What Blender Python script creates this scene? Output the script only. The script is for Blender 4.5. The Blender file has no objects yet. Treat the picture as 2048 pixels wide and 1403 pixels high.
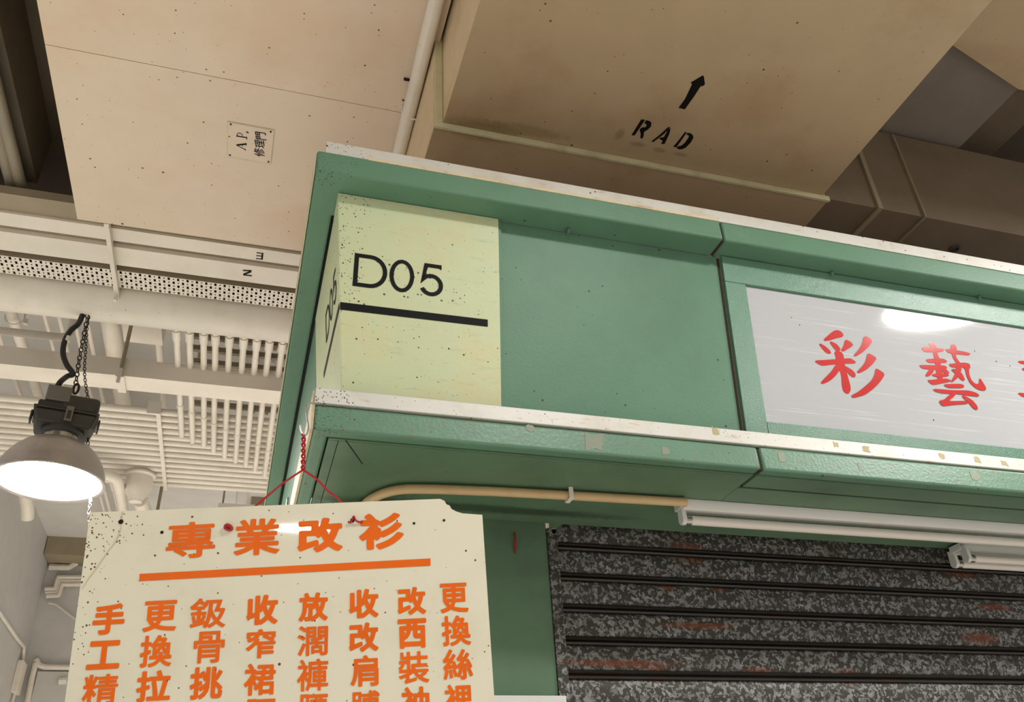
import bpy, bmesh, math, random
import numpy as np
from mathutils import Vector, Matrix
random.seed(7)
sc = bpy.context.scene
# ---------------------------------------------------------------- camera
F_PX, CX, CY = 1701.86, 1024.0, 701.5
YAW, PITCH, ROLL = 0.324640977, 0.562272038, -0.0583771674
CAM = Vector((0, 0, 1.6))
fw = Vector((math.sin(YAW)*math.cos(PITCH), math.cos(YAW)*math.cos(PITCH), math.sin(PITCH)))
rt = Vector((math.cos(YAW), -math.sin(YAW), 0)); up = rt.cross(fw)
RT = rt*math.cos(ROLL) + up*math.sin(ROLL); UP = -rt*math.sin(ROLL) + up*math.cos(ROLL); FW = fw
cd = bpy.data.cameras.new('camera'); cam = bpy.data.objects.new('camera', cd)
sc.collection.objects.link(cam); sc.camera = cam
cd.sensor_fit = 'HORIZONTAL'; cd.sensor_width = 36; cd.lens = 36*F_PX/2048; cd.clip_start = .02
cam.matrix_world = Matrix(((RT.x, UP.x, -FW.x, CAM.x), (RT.y, UP.y, -FW.y, CAM.y), (RT.z, UP.z, -FW.z, CAM.z), (0, 0, 0, 1)))
# ---------------------------------------------------------------- world, exposure, lamps
W = bpy.data.worlds.new('world'); sc.world = W; W.use_nodes = True
W.node_tree.nodes['Background'].inputs[0].default_value = (1.0, .975, .94, 1)
W.node_tree.nodes['Background'].inputs[1].default_value = 0.27
sc.view_settings.view_transform = 'Standard'; sc.view_settings.look = 'None'
sc.view_settings.gamma = 1; sc.view_settings.use_curve_mapping = False
sc.view_settings.exposure = 0.57
LAMP_POWER = 100.0
LAMP_COLOR = (1.0, .98, .93, 1)
LAMPS = [((3.15, .12, 3.60), .27), ((-1.75, -5.6, 3.05), .30), ((1.2, -.2, 3.72), .17), ((-2.4, -2.4, 3.7), .202),
         ((.15, 6.4, 3.1), .27), ((-3.7, 3.9, 3.3), .27), ((1.9, 6.6, 3.1), .25), ((1.7, 5.0, 3.2), .25)]  # first pair known from reflections; the rest added unseen for fill and shadow

# ---------------------------------------------------------------- measuring helpers (photo pixel -> point on a real plane)
def ray(x, y): return RT*((x-CX)/F_PX) - UP*((y-CY)/F_PX) + FW
def atz(x, y, z): d = ray(x, y); return CAM + d*((z-CAM.z)/d.z)
def aty(x, y, Y): d = ray(x, y); return CAM + d*((Y-CAM.y)/d.y)
def atx(x, y, X): d = ray(x, y); return CAM + d*((X-CAM.x)/d.x)
def atp(x, y, p0, n): d = ray(x, y); return CAM + d*((Vector(p0)-CAM).dot(n)/d.dot(n))

# ---------------------------------------------------------------- materials
MATS = {}
def srgb(r, g, b):
    f = lambda c: (c/255/12.92) if c/255 <= .04045 else ((c/255+.055)/1.055)**2.4
    return (f(r), f(g), f(b), 1)
class NT:
    def __init__(s, name):
        s.m = bpy.data.materials.new(name); s.m.use_nodes = True; s.t = s.m.node_tree
        s.b = s.t.nodes['Principled BSDF']; s._pos = None
    def n(s, ty, **kw):
        x = s.t.nodes.new(ty)
        for k, v in kw.items(): setattr(x, k, v)
        return x
    def l(s, a, b): s.t.links.new(a, b)
    @property
    def pos(s):
        if s._pos is None: s._pos = s.n('ShaderNodeNewGeometry').outputs['Position']
        return s._pos
    def math(s, op, a, b=None, clamp=False):
        x = s.n('ShaderNodeMath', operation=op); x.use_clamp = clamp
        for i, v in ((0, a), (1, b)):
            if v is None: continue
            if isinstance(v, (int, float)): x.inputs[i].default_value = v
            else: s.l(v, x.inputs[i])
        return x.outputs[0]
    def vscale(s, v):
        x = s.n('ShaderNodeVectorMath', operation='MULTIPLY'); s.l(s.pos, x.inputs[0]); x.inputs[1].default_value = v
        return x.outputs[0]
    def noise(s, scale, detail=3, vec=None, rough=.55, dist=0):
        x = s.n('ShaderNodeTexNoise'); x.inputs['Scale'].default_value = scale; x.inputs['Detail'].default_value = detail
        x.inputs['Roughness'].default_value = rough; x.inputs['Distortion'].default_value = dist
        s.l(vec or s.pos, x.inputs['Vector']); return x.outputs['Fac']
    def ramp(s, v, a, b):
        x = s.n('ShaderNodeMapRange'); x.inputs['From Min'].default_value = a; x.inputs['From Max'].default_value = b
        s.l(v, x.inputs['Value']); return x.outputs['Result']
    def mix(s, f, a, b):
        x = s.n('ShaderNodeMix', data_type='RGBA')
        if isinstance(f, (int, float)): x.inputs[0].default_value = f
        else: s.l(f, x.inputs[0])
        for i, v in ((6, a), (7, b)):
            if isinstance(v, tuple): x.inputs[i].default_value = v
            else: s.l(v, x.inputs[i])
        return x.outputs[2]
    def specks(s, scale, r, keep):
        """random round dots: voronoi cells, only a share kept, sizes varied"""
        v = s.n('ShaderNodeTexVoronoi'); v.inputs['Scale'].default_value = scale; s.l(s.pos, v.inputs['Vector'])
        sep = s.n('ShaderNodeSeparateColor'); s.l(v.outputs['Color'], sep.inputs[0])
        rad = s.math('MULTIPLY', sep.outputs[1], r)
        d = s.math('LESS_THAN', v.outputs['Distance'], rad)
        k = s.math('LESS_THAN', sep.outputs[0], keep)
        return s.math('MULTIPLY', d, k)
    def blob(s, c, rad, wob=.5, sharp=.35):
        """a stain of its own shape: ellipsoid about c with ragged rim"""
        a = s.n('ShaderNodeVectorMath', operation='SUBTRACT'); s.l(s.pos, a.inputs[0]); a.inputs[1].default_value = c
        b = s.n('ShaderNodeVectorMath', operation='DIVIDE'); s.l(a.outputs[0], b.inputs[0]); b.inputs[1].default_value = rad
        l = s.n('ShaderNodeVectorMath', operation='LENGTH'); s.l(b.outputs[0], l.inputs[0])
        n = s.math('MULTIPLY', s.math('SUBTRACT', s.noise(60, 4), .5), wob*2)
        return s.ramp(s.math('ADD', l.outputs['Value'], n), 1+sharp, 1-sharp)
    def bump(s, h, strength=.2, dist=.002):
        x = s.n('ShaderNodeBump'); x.inputs['Strength'].default_value = strength; x.inputs['Distance'].default_value = dist
        s.l(h, x.inputs['Height']); s.l(x.outputs[0], s.b.inputs['Normal'])

def paint(name, col, rough=.45, dirt=None, dirt_amt=.25, dirt_scale=3, speck=None, speck_col=(.03, .022, .015, 1), grain=.05,
          hot=None, stains=(), bump=.15, bscale=90, spec=.5, metal=0, scuff=None):
    if name in MATS: return MATS[name]
    t = NT(name); col = tuple(col)
    dark = tuple(c*(1-grain*4) for c in col[:3])+(1,)
    c = t.mix(t.ramp(t.noise(7, 4), .35, .7), dark if grain else col, col)
    if dirt: c = t.mix(t.math('MULTIPLY', t.ramp(t.noise(dirt_scale, 6, rough=.65), .5, .72), dirt_amt), c, dirt)
    for (p, r, sc_, amt) in stains:
        c = t.mix(t.math('MULTIPLY', t.blob(p, r), amt), c, sc_)
    if scuff:   # thin worn streaks
        v = t.vscale(scuff[0]); c = t.mix(t.math('MULTIPLY', t.ramp(t.noise(1, 5, v, .7), .58, .66), scuff[2]), c, scuff[1])
    for (s_, r_, k_) in (speck or ()):
        c = t.mix(t.specks(s_, r_, k_), c, speck_col)
    if hot:
        for (p, r, s_, r_, k_) in hot:
            c = t.mix(t.math('MULTIPLY', t.specks(s_, r_, k_), t.math('GREATER_THAN', t.blob(p, r, .4), .5)), c, speck_col)
    t.l(c, t.b.inputs['Base Color']); t.b.inputs['Roughness'].default_value = rough; t.b.inputs['Metallic'].default_value = metal
    t.b.inputs['Specular IOR Level'].default_value = spec
    if bump: t.bump(t.noise(bscale, 3), bump, .0015)
    MATS[name] = t.m; return t.m
def emis(name, col, strength):
    t = NT(name); t.b.inputs['Base Color'].default_value = (.9, .9, .9, 1)
    t.b.inputs['Emission Color'].default_value = col; t.b.inputs['Emission Strength'].default_value = strength
    MATS[name] = t.m; return t.m
BR = srgb(150, 105, 60); DK = (.02, .02, .018, 1)
GREEN = srgb(98, 138, 112)
m_green = paint('green_paint', GREEN, .46, spec=.35, dirt=srgb(82, 108, 88), dirt_amt=.35, speck=((55, .16, .10), (130, .2, .05)),
    hot=(((.05, 1.42, 3.0), (.10, .06, .06), 220, .42, .8), ((.10, 1.475, 2.39), (.05, .05, .05), 260, .42, .8)), grain=.02, bump=.3, bscale=160)
m_green_worn = paint('worn_green_paint', GREEN, .38, dirt=srgb(84, 110, 90), dirt_amt=.4, speck=((60, .2, .12), (140, .2, .06)),
    hot=(((.10, 1.475, 2.39), (.06, .05, .06), 260, .42, .8),), grain=.02, bump=.35, bscale=140,
    scuff=((30, 30, 90), srgb(120, 118, 92), .75))
m_green_soffit = paint('green_soffit_paint', srgb(98, 128, 100), .42, dirt=srgb(66, 80, 62), dirt_amt=.5, speck=((50, .14, .07),), grain=.03, bump=.15,
    stains=(((.50, 1.80, 2.35), (.34, .022, .03), srgb(34, 40, 30), .7), ((.30, 1.86, 2.35), (.06, .12, .03), srgb(34, 40, 30), .5)))
m_frame = paint('green_frame_paint', srgb(104, 144, 122), .22, dirt=srgb(90, 124, 104), dirt_amt=.3, speck=((60, .12, .08),), grain=.02, bump=.55, bscale=420)
m_pale = paint('pale_green_paint', srgb(205, 213, 170), .48, dirt=srgb(212, 190, 138), dirt_amt=.55, dirt_scale=7, speck=((38, .13, .22), (90, .22, .14), (230, .25, .10)),
    speck_col=srgb(70, 70, 45), hot=(((.12, 1.5, 2.85), (.06, .08, .2), 200, .38, .5), ((.30, 1.5, 2.74), (.12, .1, .06), 110, .33, .5)), grain=.015,
    scuff=((10, 10, 60), srgb(160, 160, 126), .25), bump=.2)
m_black = paint('black_lettering_paint', srgb(13, 13, 12), .6, spec=.2, grain=.0, bump=0, speck=((160, .2, .04),), speck_col=srgb(120, 120, 90))
m_white_strip = paint('white_edging_paint', srgb(218, 216, 208), .4, dirt=srgb(196, 176, 146), dirt_amt=.5, dirt_scale=11, speck=((75, .2, .2), (200, .24, .1)), speck_col=srgb(80, 62, 40),
    hot=(((.09, 1.42, 3.04), (.07, .06, .05), 240, .45, .9), ((.11, 1.475, 2.42), (.05, .05, .04), 240, .4, .6)), grain=.02, scuff=((14, 14, 60), srgb(190, 165, 130), .6))
m_cream_edge = paint('bare_cream_edge', srgb(222, 205, 170), .6, dirt=srgb(150, 120, 80), dirt_amt=.5, dirt_scale=20, speck=((120, .3, .4),), grain=.03)
m_panel_white = paint('white_acrylic', srgb(190, 191, 194), .055, dirt=srgb(196, 196, 196), dirt_amt=.25, speck=((45, .10, .14),), grain=.0, bump=0, spec=.35,
    scuff=((3, 3, 160), srgb(236, 236, 236), .35))
m_red = paint('red_lettering_vinyl', srgb(206, 56, 54), .12, grain=.03, bump=0, speck=((90, .2, .08),), speck_col=srgb(236, 150, 140))
m_board = paint('cream_acrylic_board', srgb(229, 223, 200), .03, dirt=srgb(206, 194, 164), dirt_amt=.35, dirt_scale=6, speck=((60, .15, .25), (150, .22, .1)), speck_col=srgb(105, 72, 40),
    hot=(((-.26, 1.5, 2.15), (.09, .06, .04), 230, .4, .5), ((-.25, 1.5, 2.05), (.035, .1, .16), 200, .4, .4)), grain=.0, bump=0, spec=.4)
m_orange = paint('orange_lettering_vinyl', srgb(240, 106, 6), .4, spec=.25, grain=.03, bump=0, speck=((70, .15, .16),), speck_col=srgb(120, 40, 10))
m_redwire = paint('red_wire_pvc', srgb(176, 30, 40), .35, grain=.03, bump=0)
m_metal = paint('galvanised_metal', srgb(170, 170, 168), .35, grain=.03, bump=.1, metal=.9)
m_tan = paint('tan_ceiling_paint', srgb(230, 210, 188), .40, dirt=srgb(222, 190, 158), dirt_amt=.6, dirt_scale=2.2, speck=((13, .075, .9), (36, .12, .4), (110, .2, .07)),
    speck_col=srgb(84, 62, 40), grain=.012, bump=.06, bscale=60)
m_duct = paint('brown_cream_duct_paint', srgb(190, 166, 134), .5, dirt=srgb(160, 128, 88), dirt_amt=.5, dirt_scale=3, speck=((26, .1, .35), (70, .14, .15)),
    speck_col=srgb(70, 50, 30), grain=.015, bump=.08, bscale=50,
    stains=(((.50, 1.655, 3.45), (.10, .03, .05), srgb(112, 96, 50), .55), ((.62, 1.63, 3.45), (.12, .02, .05), srgb(120, 100, 60), .4), ((1.69, 1.35, 3.45), (.03, .1, .05), BR, .35))
    + tuple((tuple(atz(x, y, 3.45)), (a_, b_, .05), srgb(88, 70, 48), .35) for x, y, a_, b_ in ((1240, 268, .012, .02), (1275, 288, .022, .009), (1318, 300, .02, .009), (1362, 309, .022, .007))))
m_duct_side = paint('cream_duct_side_paint', srgb(222, 200, 164), .5, dirt=srgb(186, 150, 104), dirt_amt=.5, dirt_scale=5, speck=((60, .14, .15),), grain=.02)
m_flange = paint('olive_cream_flange_paint', srgb(216, 208, 168), .5, dirt=srgb(120, 100, 66), dirt_amt=.4, dirt_scale=9, grain=.03)
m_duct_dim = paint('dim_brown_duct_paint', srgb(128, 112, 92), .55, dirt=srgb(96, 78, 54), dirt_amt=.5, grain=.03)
m_duct_grey = paint('grey_duct_paint', srgb(138, 128, 120), .55, dirt=srgb(120, 104, 88), dirt_amt=.4, grain=.03)
m_pipe = paint('cream_pipe_paint', srgb(238, 229, 216), .3, dirt=srgb(188, 168, 140), dirt_amt=.3, grain=.02, speck=((50, .12, .12),), bump=.05)
m_trunk = paint('cream_trunking_paint', srgb(240, 230, 217), .4, dirt=srgb(200, 184, 160), dirt_amt=.3, grain=.015, bump=.04)
m_shade = paint('olive_shade_paint', srgb(160, 146, 122), .5, grain=.03)  # drab olive for rails and rods; paints shade on trunking sides and gaps
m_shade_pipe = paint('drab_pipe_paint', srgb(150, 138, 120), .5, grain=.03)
m_ceil = paint('white_ceiling_paint', srgb(214, 210, 204), .7, dirt=srgb(190, 182, 172), dirt_amt=.3, grain=.015)
m_wall = paint('white_wall_paint', srgb(206, 203, 198), .6, dirt=srgb(180, 174, 166), dirt_amt=.3, grain=.015)
m_concrete = paint('shade_dark_concrete', srgb(98, 86, 70), .8, grain=.05, dirt=srgb(70, 58, 44), dirt_amt=.4)  # bare concrete brown, darkened so the recess looks unlit
m_floor = paint('terrazzo_floor', srgb(234, 229, 221), .5, grain=.03)
m_dark = paint('dark_gap', srgb(20, 18, 15), .9, grain=0, bump=0)
m_cable = paint('black_cable_rubber', srgb(30, 29, 27), .45, grain=0, bump=0)
m_gear = paint('charcoal_cast_metal', srgb(74, 70, 64), .5, grain=.04, metal=.3, bump=.2)
m_box = paint('grey_box_metal', srgb(128, 122, 110), .45, grain=.03, metal=.2)
m_chain = paint('blackened_chain', srgb(52, 46, 40), .5, grain=.03, metal=.5)
m_dome = paint('spun_aluminium', srgb(190, 180, 175), .38, grain=.03, metal=.55, bump=.05, dirt=srgb(130, 118, 110), dirt_amt=.4)
m_collar = paint('ribbed_aluminium', srgb(190, 186, 180), .25, grain=.02, metal=.9)
m_glow = emis('lamp_glow', LAMP_COLOR, LAMP_POWER)
m_conduit = paint('yellowed_conduit_pvc', srgb(214, 182, 136), .4, dirt=srgb(150, 110, 66), dirt_amt=.3, dirt_scale=12, grain=.02)
m_fix = paint('white_fitting_enamel', srgb(222, 220, 216), .3, grain=.01, bump=0)
m_tube = paint('unlit_tube_glass', srgb(232, 222, 214), .12, grain=0, bump=0)
m_tile = paint('white_wall_tile', srgb(205, 202, 196), .25, grain=.01, bump=0)
m_rust = paint('rusty_seam', srgb(58, 42, 34), .8, grain=.05)
m_nail = paint('red_sealant', srgb(150, 34, 28), .4, grain=.02, bump=0)
m_tape = paint('tape_residue', srgb(196, 178, 130), .6, grain=.05, scuff=((80, 80, 80), srgb(226, 220, 206), .9))
m_scrape = paint('scraped_filler', srgb(140, 148, 126), .5, grain=.06, scuff=((90, 90, 90), srgb(112, 140, 118), 1))

def spangle():
    t = NT('galvanised_spangle')
    v1 = t.noise(95, 3, dist=1.6, rough=.6); v = t.n('ShaderNodeTexVoronoi'); v.inputs['Scale'].default_value = 140
    mp = t.n('ShaderNodeVectorMath', operation='ADD'); no = t.n('ShaderNodeTexNoise'); no.inputs['Scale'].default_value = 60
    t.l(t.pos, no.inputs['Vector'])
    ms = t.n('ShaderNodeVectorMath', operation='SCALE'); ms.inputs['Scale'].default_value = .022; t.l(no.outputs['Color'], ms.inputs[0])
    t.l(t.pos, mp.inputs[0]); t.l(ms.outputs[0], mp.inputs[1]); t.l(mp.outputs[0], v.inputs['Vector'])
    sep = t.n('ShaderNodeSeparateColor'); t.l(v.outputs['Color'], sep.inputs[0])
    f = t.math('GREATER_THAN', t.math('ADD', t.math('MULTIPLY', sep.outputs[0], .6), t.math('MULTIPLY', v1, .8)), .74)
    tone = t.mix(sep.outputs[1], srgb(104, 103, 99), srgb(150, 150, 148))
    c = t.mix(f, srgb(62, 59, 55), tone)
    c = t.mix(t.math('MULTIPLY', t.ramp(t.noise(9, 5), .5, .75), .45), c, srgb(60, 48, 36))
    rust = srgb(118, 56, 20)
    for (px, py, w, h) in ((1380, 1105, .042, .022), (1335, 1168, .018, .012), (1438, 1170, .018, .014), (1925, 1143, .05, .014), (1395, 1250, .08, .007),
                           (1310, 1345, .03, .014), (1520, 1345, .035, .012), (1698, 1352, .035, .014), (1960, 1275, .05, .012), (1990, 1213, .05, .007), (1240, 1325, .12, .007)):
        p = aty(px, py, 1.875)
        c = t.mix(t.math('MULTIPLY', t.blob(p, (w, .2, h), .5, .6), .8), c, rust)
    t.l(c, t.b.inputs['Base Color']); t.b.inputs['Metallic'].default_value = .25; t.b.inputs['Roughness'].default_value = .5
    t.bump(t.noise(200, 2), .15, .001); return t.m
m_spangle = spangle()
m_spangle_rib = paint('dark_galvanised_rib', srgb(58, 55, 52), .35, grain=.06, metal=.5, dirt=srgb(70, 40, 22), dirt_amt=.5, dirt_scale=6)

# ---------------------------------------------------------------- object helpers
def tag(o, label=None, cat=None, group=None, kind=None):
    for k, v in (('label', label), ('category', cat), ('group', group), ('kind', kind)):
        if v: o[k] = v
    return o
def thing(name, loc, label, cat, group=None):
    o = bpy.data.objects.new(name, None); o.empty_display_size = .1; sc.collection.objects.link(o)
    o.location = loc; return tag(o, label, cat, group)
def wloc(o):
    v = Vector(o.location)
    while o.parent: o = o.parent; v = v + Vector(o.location)
    return v
class MB:
    def __init__(s): s.v = []; s.f = []
    def add(s, vs, fs):
        b = len(s.v); s.v += [Vector(p) for p in vs]; s.f += [tuple(i+b for i in f) for f in fs]; return s
    def box(s, x0, x1, y0, y1, z0, z1):
        return s.add([(x, y, z) for x in (x0, x1) for y in (y0, y1) for z in (z0, z1)],
                     [(0, 1, 3, 2), (4, 6, 7, 5), (0, 4, 5, 1), (2, 3, 7, 6), (0, 2, 6, 4), (1, 5, 7, 3)])
    def prism(s, poly, off):
        """planar polygon (list of points) extruded by vector off"""
        n = len(poly); P = [Vector(p) for p in poly]; off = Vector(off)
        return s.add(P+[p+off for p in P], [tuple(range(n-1, -1, -1)), tuple(range(n, 2*n))]+[(i, (i+1) % n, (i+1) % n+n, i+n) for i in range(n)])
    def tube(s, pts, r, n=10, caps=True):
        P = [Vector(p) for p in pts]; m = len(P); R = r if isinstance(r, (list, tuple)) else [r]*m
        t0 = (P[1]-P[0]).normalized(); a = t0.orthogonal().normalized(); vs = []
        for i in range(m):
            t = (P[min(i+1, m-1)]-P[max(i-1, 0)]).normalized()
            a = (a - t*a.dot(t)).normalized(); b = t.cross(a)
            vs += [P[i]+(a*math.cos(2*math.pi*k/n)+b*math.sin(2*math.pi*k/n))*R[i] for k in range(n)]
        fs = [(i*n+k, i*n+(k+1) % n, (i+1)*n+(k+1) % n, (i+1)*n+k) for i in range(m-1) for k in range(n)]
        if caps: fs += [tuple(range(n-1, -1, -1)), tuple((m-1)*n+k for k in range(n))]
        return s.add(vs, fs)
    def lathe(s, c, prof, n=48, axis=Vector((0, 0, 1))):
        """prof: (radius, height) along axis from c"""
        axis = Vector(axis).normalized(); a = axis.orthogonal().normalized(); b = axis.cross(a); c = Vector(c); vs = []
        for r, h in prof:
            vs += [c+axis*h+(a*math.cos(2*math.pi*k/n)+b*math.sin(2*math.pi*k/n))*r for k in range(n)]
        return s.add(vs, [(i*n+k, i*n+(k+1) % n, (i+1)*n+(k+1) % n, (i+1)*n+k) for i in range(len(prof)-1) for k in range(n)])
    def torus(s, c, u, v, ru, rv, r, n=12, k=5):
        pts = [Vector(c)+Vector(u)*math.cos(2*math.pi*i/n)*ru+Vector(v)*math.sin(2*math.pi*i/n)*rv for i in range(n)]
        w = Vector(u).cross(Vector(v)).normalized(); vs = []
        for i in range(n):
            t = (pts[(i+1) % n]-pts[i-1]).normalized(); a = t.cross(w)
            vs += [pts[i]+(a*math.cos(2*math.pi*j/k)+w*math.sin(2*math.pi*j/k))*r for j in range(k)]
        return s.add(vs, [(i*k+j, i*k+(j+1) % k, ((i+1) % n)*k+(j+1) % k, ((i+1) % n)*k+j) for i in range(n) for j in range(k)])
    def poly(s, pts): n = len(pts); return s.add(pts, [tuple(range(n))])
    def build(s, name, mat, parent=None, smooth=False, bevel=0, kind=None, recalc=True, **kw):
        lo = Vector([min(p[i] for p in s.v) for i in range(3)]); hi = Vector([max(p[i] for p in s.v) for i in range(3)])
        c = (lo+hi)/2
        me = bpy.data.meshes.new(name); me.from_pydata([p-c for p in s.v], [], s.f); me.update()
        if recalc:
            bm = bmesh.new(); bm.from_mesh(me); bmesh.ops.recalc_face_normals(bm, faces=bm.faces); bm.to_mesh(me); bm.free()
        me.materials.append(mat)
        o = bpy.data.objects.new(name, me); sc.collection.objects.link(o)
        if parent: o.parent = parent; o.location = c - wloc(parent)
        else: o.location = c
        if smooth:
            me.shade_smooth()
            if smooth != 'full': me.set_sharp_from_angle(angle=math.radians(40))
        if bevel:
            b = o.modifiers.new('bevel', 'BEVEL'); b.width = bevel; b.segments = 3; b.limit_method = 'ANGLE'; b.angle_limit = math.radians(35)
            me.shade_smooth(); me.set_sharp_from_angle(angle=math.radians(75))
        return tag(o, kw.get('label'), kw.get('cat'), kw.get('group'), kind)
def catmull(P, k=6):
    P = [Vector(p) for p in P]; out = []
    for i in range(len(P)-1):
        a, b, c, d = P[max(i-1, 0)], P[i], P[i+1], P[min(i+2, len(P)-1)]
        for j in range(k):
            t = j/k; out.append(.5*((2*b)+(c-a)*t+(2*a-5*b+4*c-d)*t*t+(3*b-a-3*c+d)*t**3))
    return out+[P[-1]]
def chaikin(P, it=1):
    for _ in range(it):
        Q = []
        for i in range(len(P)):
            a, b = P[i], P[(i+1) % len(P)]
            Q += [(a[0]*.8+b[0]*.2, a[1]*.8+b[1]*.2), (a[0]*.2+b[0]*.8, a[1]*.2+b[1]*.8)]
        P = Q
    return P
# lettering: glyphs of Blender's built-in face, strokes thickened with round ends
GL = {}
def glyph(ch, r):
    """verts/faces of a character, strokes fattened by r em with round ends; normalised to a unit box"""
    if (ch, r) in GL: return GL[(ch, r)]
    c = bpy.data.curves.new('t', 'FONT'); c.body = ch; c.size = 1; c.resolution_u = 4
    o = bpy.data.objects.new('t', c); sc.collection.objects.link(o)
    dg = bpy.context.evaluated_depsgraph_get(); dg.update(); ev = o.evaluated_get(dg); me = ev.to_mesh()
    V = [(v.co.x, v.co.y) for v in me.vertices]; Fs = [tuple(p.vertices) for p in me.polygons]
    cnt = {}
    for f in Fs:
        for i in range(len(f)):
            e = tuple(sorted((f[i], f[(i+1) % len(f)]))); cnt[e] = cnt.get(e, 0)+1
    E_ = [e for e, n in cnt.items() if n == 1]
    ev.to_mesh_clear(); bpy.data.objects.remove(o); bpy.data.curves.remove(c)
    if r:
        A = np.array([V[a] for a, b in E_]); B = np.array([V[b] for a, b in E_])
        lo = np.minimum(A.min(0), B.min(0))-r-.01; hi = np.maximum(A.max(0), B.max(0))+r+.01
        h = .0125; nx = int((hi[0]-lo[0])/h)+2; ny = int((hi[1]-lo[1])/h)+2
        gx, gy = np.meshgrid(lo[0]+h*np.arange(nx), lo[1]+h*np.arange(ny)); P = np.stack([gx.ravel(), gy.ravel()], 1)
        dist = np.full(len(P), 9.); ins = np.zeros(len(P), bool)
        for p, q in zip(A, B):
            d = q-p; L = max(d@d, 1e-12); t = np.clip(((P-p)@d)/L, 0, 1); dist = np.minimum(dist, np.hypot(*(P-(p+t[:, None]*d)).T))
            if p[1] != q[1]:
                c_ = ((p[1] > P[:, 1]) != (q[1] > P[:, 1])) & (P[:, 0] < (q[0]-p[0])*(P[:, 1]-p[1])/(q[1]-p[1])+p[0]); ins ^= c_
        S = (np.where(ins, -dist, dist)-r).reshape(ny, nx); V = []; Fs = []
        for j in range(ny-1):
            i = 0
            while i < nx-1:
                c4 = [(i, j), (i+1, j), (i+1, j+1), (i, j+1)]; sv = [S[y, x] for x, y in c4]
                if all(v <= 0 for v in sv):
                    k = i+1
                    while k < nx-1 and S[j, k+1] <= 0 and S[j+1, k+1] <= 0: k += 1
                    q4 = [(i, j), (k, j), (k, j+1), (i, j+1)]; i = k
                else:
                    q4 = []
                    if any(v < 0 for v in sv):
                        for m in range(4):
                            (xa, ya), (xb, yb), sa, sb = c4[m], c4[(m+1) % 4], sv[m], sv[(m+1) % 4]
                            if sa <= 0: q4.append((xa, ya))
                            if (sa <= 0) != (sb <= 0): t = sa/(sa-sb); q4.append((xa+(xb-xa)*t, ya+(yb-ya)*t))
                    i += 1
                if len(q4) > 2:
                    n0 = len(V); V += [(lo[0]+h*x, lo[1]+h*y) for x, y in q4]; Fs.append(tuple(range(n0, n0+len(q4))))
    x0 = min(v[0] for v in V); x1 = max(v[0] for v in V); y0 = min(v[1] for v in V); y1 = max(v[1] for v in V)
    V = [((x-(x0+x1)/2)/(x1-x0), (y-(y0+y1)/2)/(y1-y0)) for x, y in V]
    GL[(ch, r)] = (V, Fs); return GL[(ch, r)]
def put(ch, r, c, U, V, f, mb=None):
    """character centred at c, full width along U, full height along V (2-D), through f -> world"""
    vs, fs = glyph(ch, r); mb = mb or MB()
    mb.add([f(c[0]+a*U[0]+b*V[0], c[1]+a*U[1]+b*V[1]) for a, b in vs], fs); return mb
def stroke(pts, w, closed=False):
    """flat polyline of width w with mitred joints -> list of quads (2-D)"""
    n = len(pts); L = []; R = []
    for i in range(n):
        p = pts[i]; a = pts[i-1] if (i or closed) else pts[i]; b = pts[(i+1) % n] if (i < n-1 or closed) else pts[i]
        d1 = Vector((p[0]-a[0], p[1]-a[1])); d2 = Vector((b[0]-p[0], b[1]-p[1]))
        if d1.length < 1e-9: d1 = d2
        if d2.length < 1e-9: d2 = d1
        d1.normalize(); d2.normalize(); n1 = Vector((-d1.y, d1.x)); n2 = Vector((-d2.y, d2.x)); m = (n1+n2)
        m = m/max(m.length, 1e-6); k = w/2/max(m.dot(n1), .35)
        L.append((p[0]+m.x*k, p[1]+m.y*k)); R.append((p[0]-m.x*k, p[1]-m.y*k))
    return [(L[i], L[(i+1) % n], R[(i+1) % n], R[i]) for i in range(n if closed else n-1)]

# ================================================================ SETTING
ZC = 4.6
MB().box(-6, 7, -9, 12, -.1, 0).build('floor', m_floor, kind='structure')
MB().box(-6, 7, -9, 12, ZC, ZC+.1).build('ceiling', m_ceil, kind='structure')
MB().box(-1.96, -1.81, 5.7, 9.05, 0, ZC).build('wall_left', m_wall, kind='structure')
wb = MB().box(-1.81, 7, 8.86, 9.05, 0, ZC).build('wall_back', m_wall, kind='structure')
# dark recess above the soffit on the left: slab and two deep joists, recess shade put into their colour
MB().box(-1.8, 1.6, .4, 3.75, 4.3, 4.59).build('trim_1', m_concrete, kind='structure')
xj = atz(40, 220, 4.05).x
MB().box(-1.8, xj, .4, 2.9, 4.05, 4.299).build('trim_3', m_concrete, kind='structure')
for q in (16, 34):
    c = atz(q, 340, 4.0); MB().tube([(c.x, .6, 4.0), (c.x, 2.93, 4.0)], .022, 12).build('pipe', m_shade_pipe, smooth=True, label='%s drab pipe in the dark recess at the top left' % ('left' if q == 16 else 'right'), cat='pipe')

# ================================================================ UPPER PART OF THE STALL
ZT, YT, XT = 2.957, 1.478, .104
def PF(X, z, off=0): return Vector((X, YT+.1205*(ZT-z)+off, z))          # leaning fascia plane, off = further back
def PS(Y, z, off=0): return Vector((XT+.085*(ZT-z)+off, Y, z))            # leaning side plane
nF = Vector((0, -1, -.1205)).normalized()
def onF(x, y, off=0): p = atp(x, y, (0, YT+off, ZT), nF); return p
YB = 3.75; XR = 3.3; JX = 1.062
st = thing('market_stall', (.2, 1.9, 0), 'green painted market stall with pale green D05 corner panel', 'stall')
sr = thing('market_stall', (2.1, 1.9, 0), 'green stall front right of the joint, framing the white shop sign', 'stall')
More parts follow.
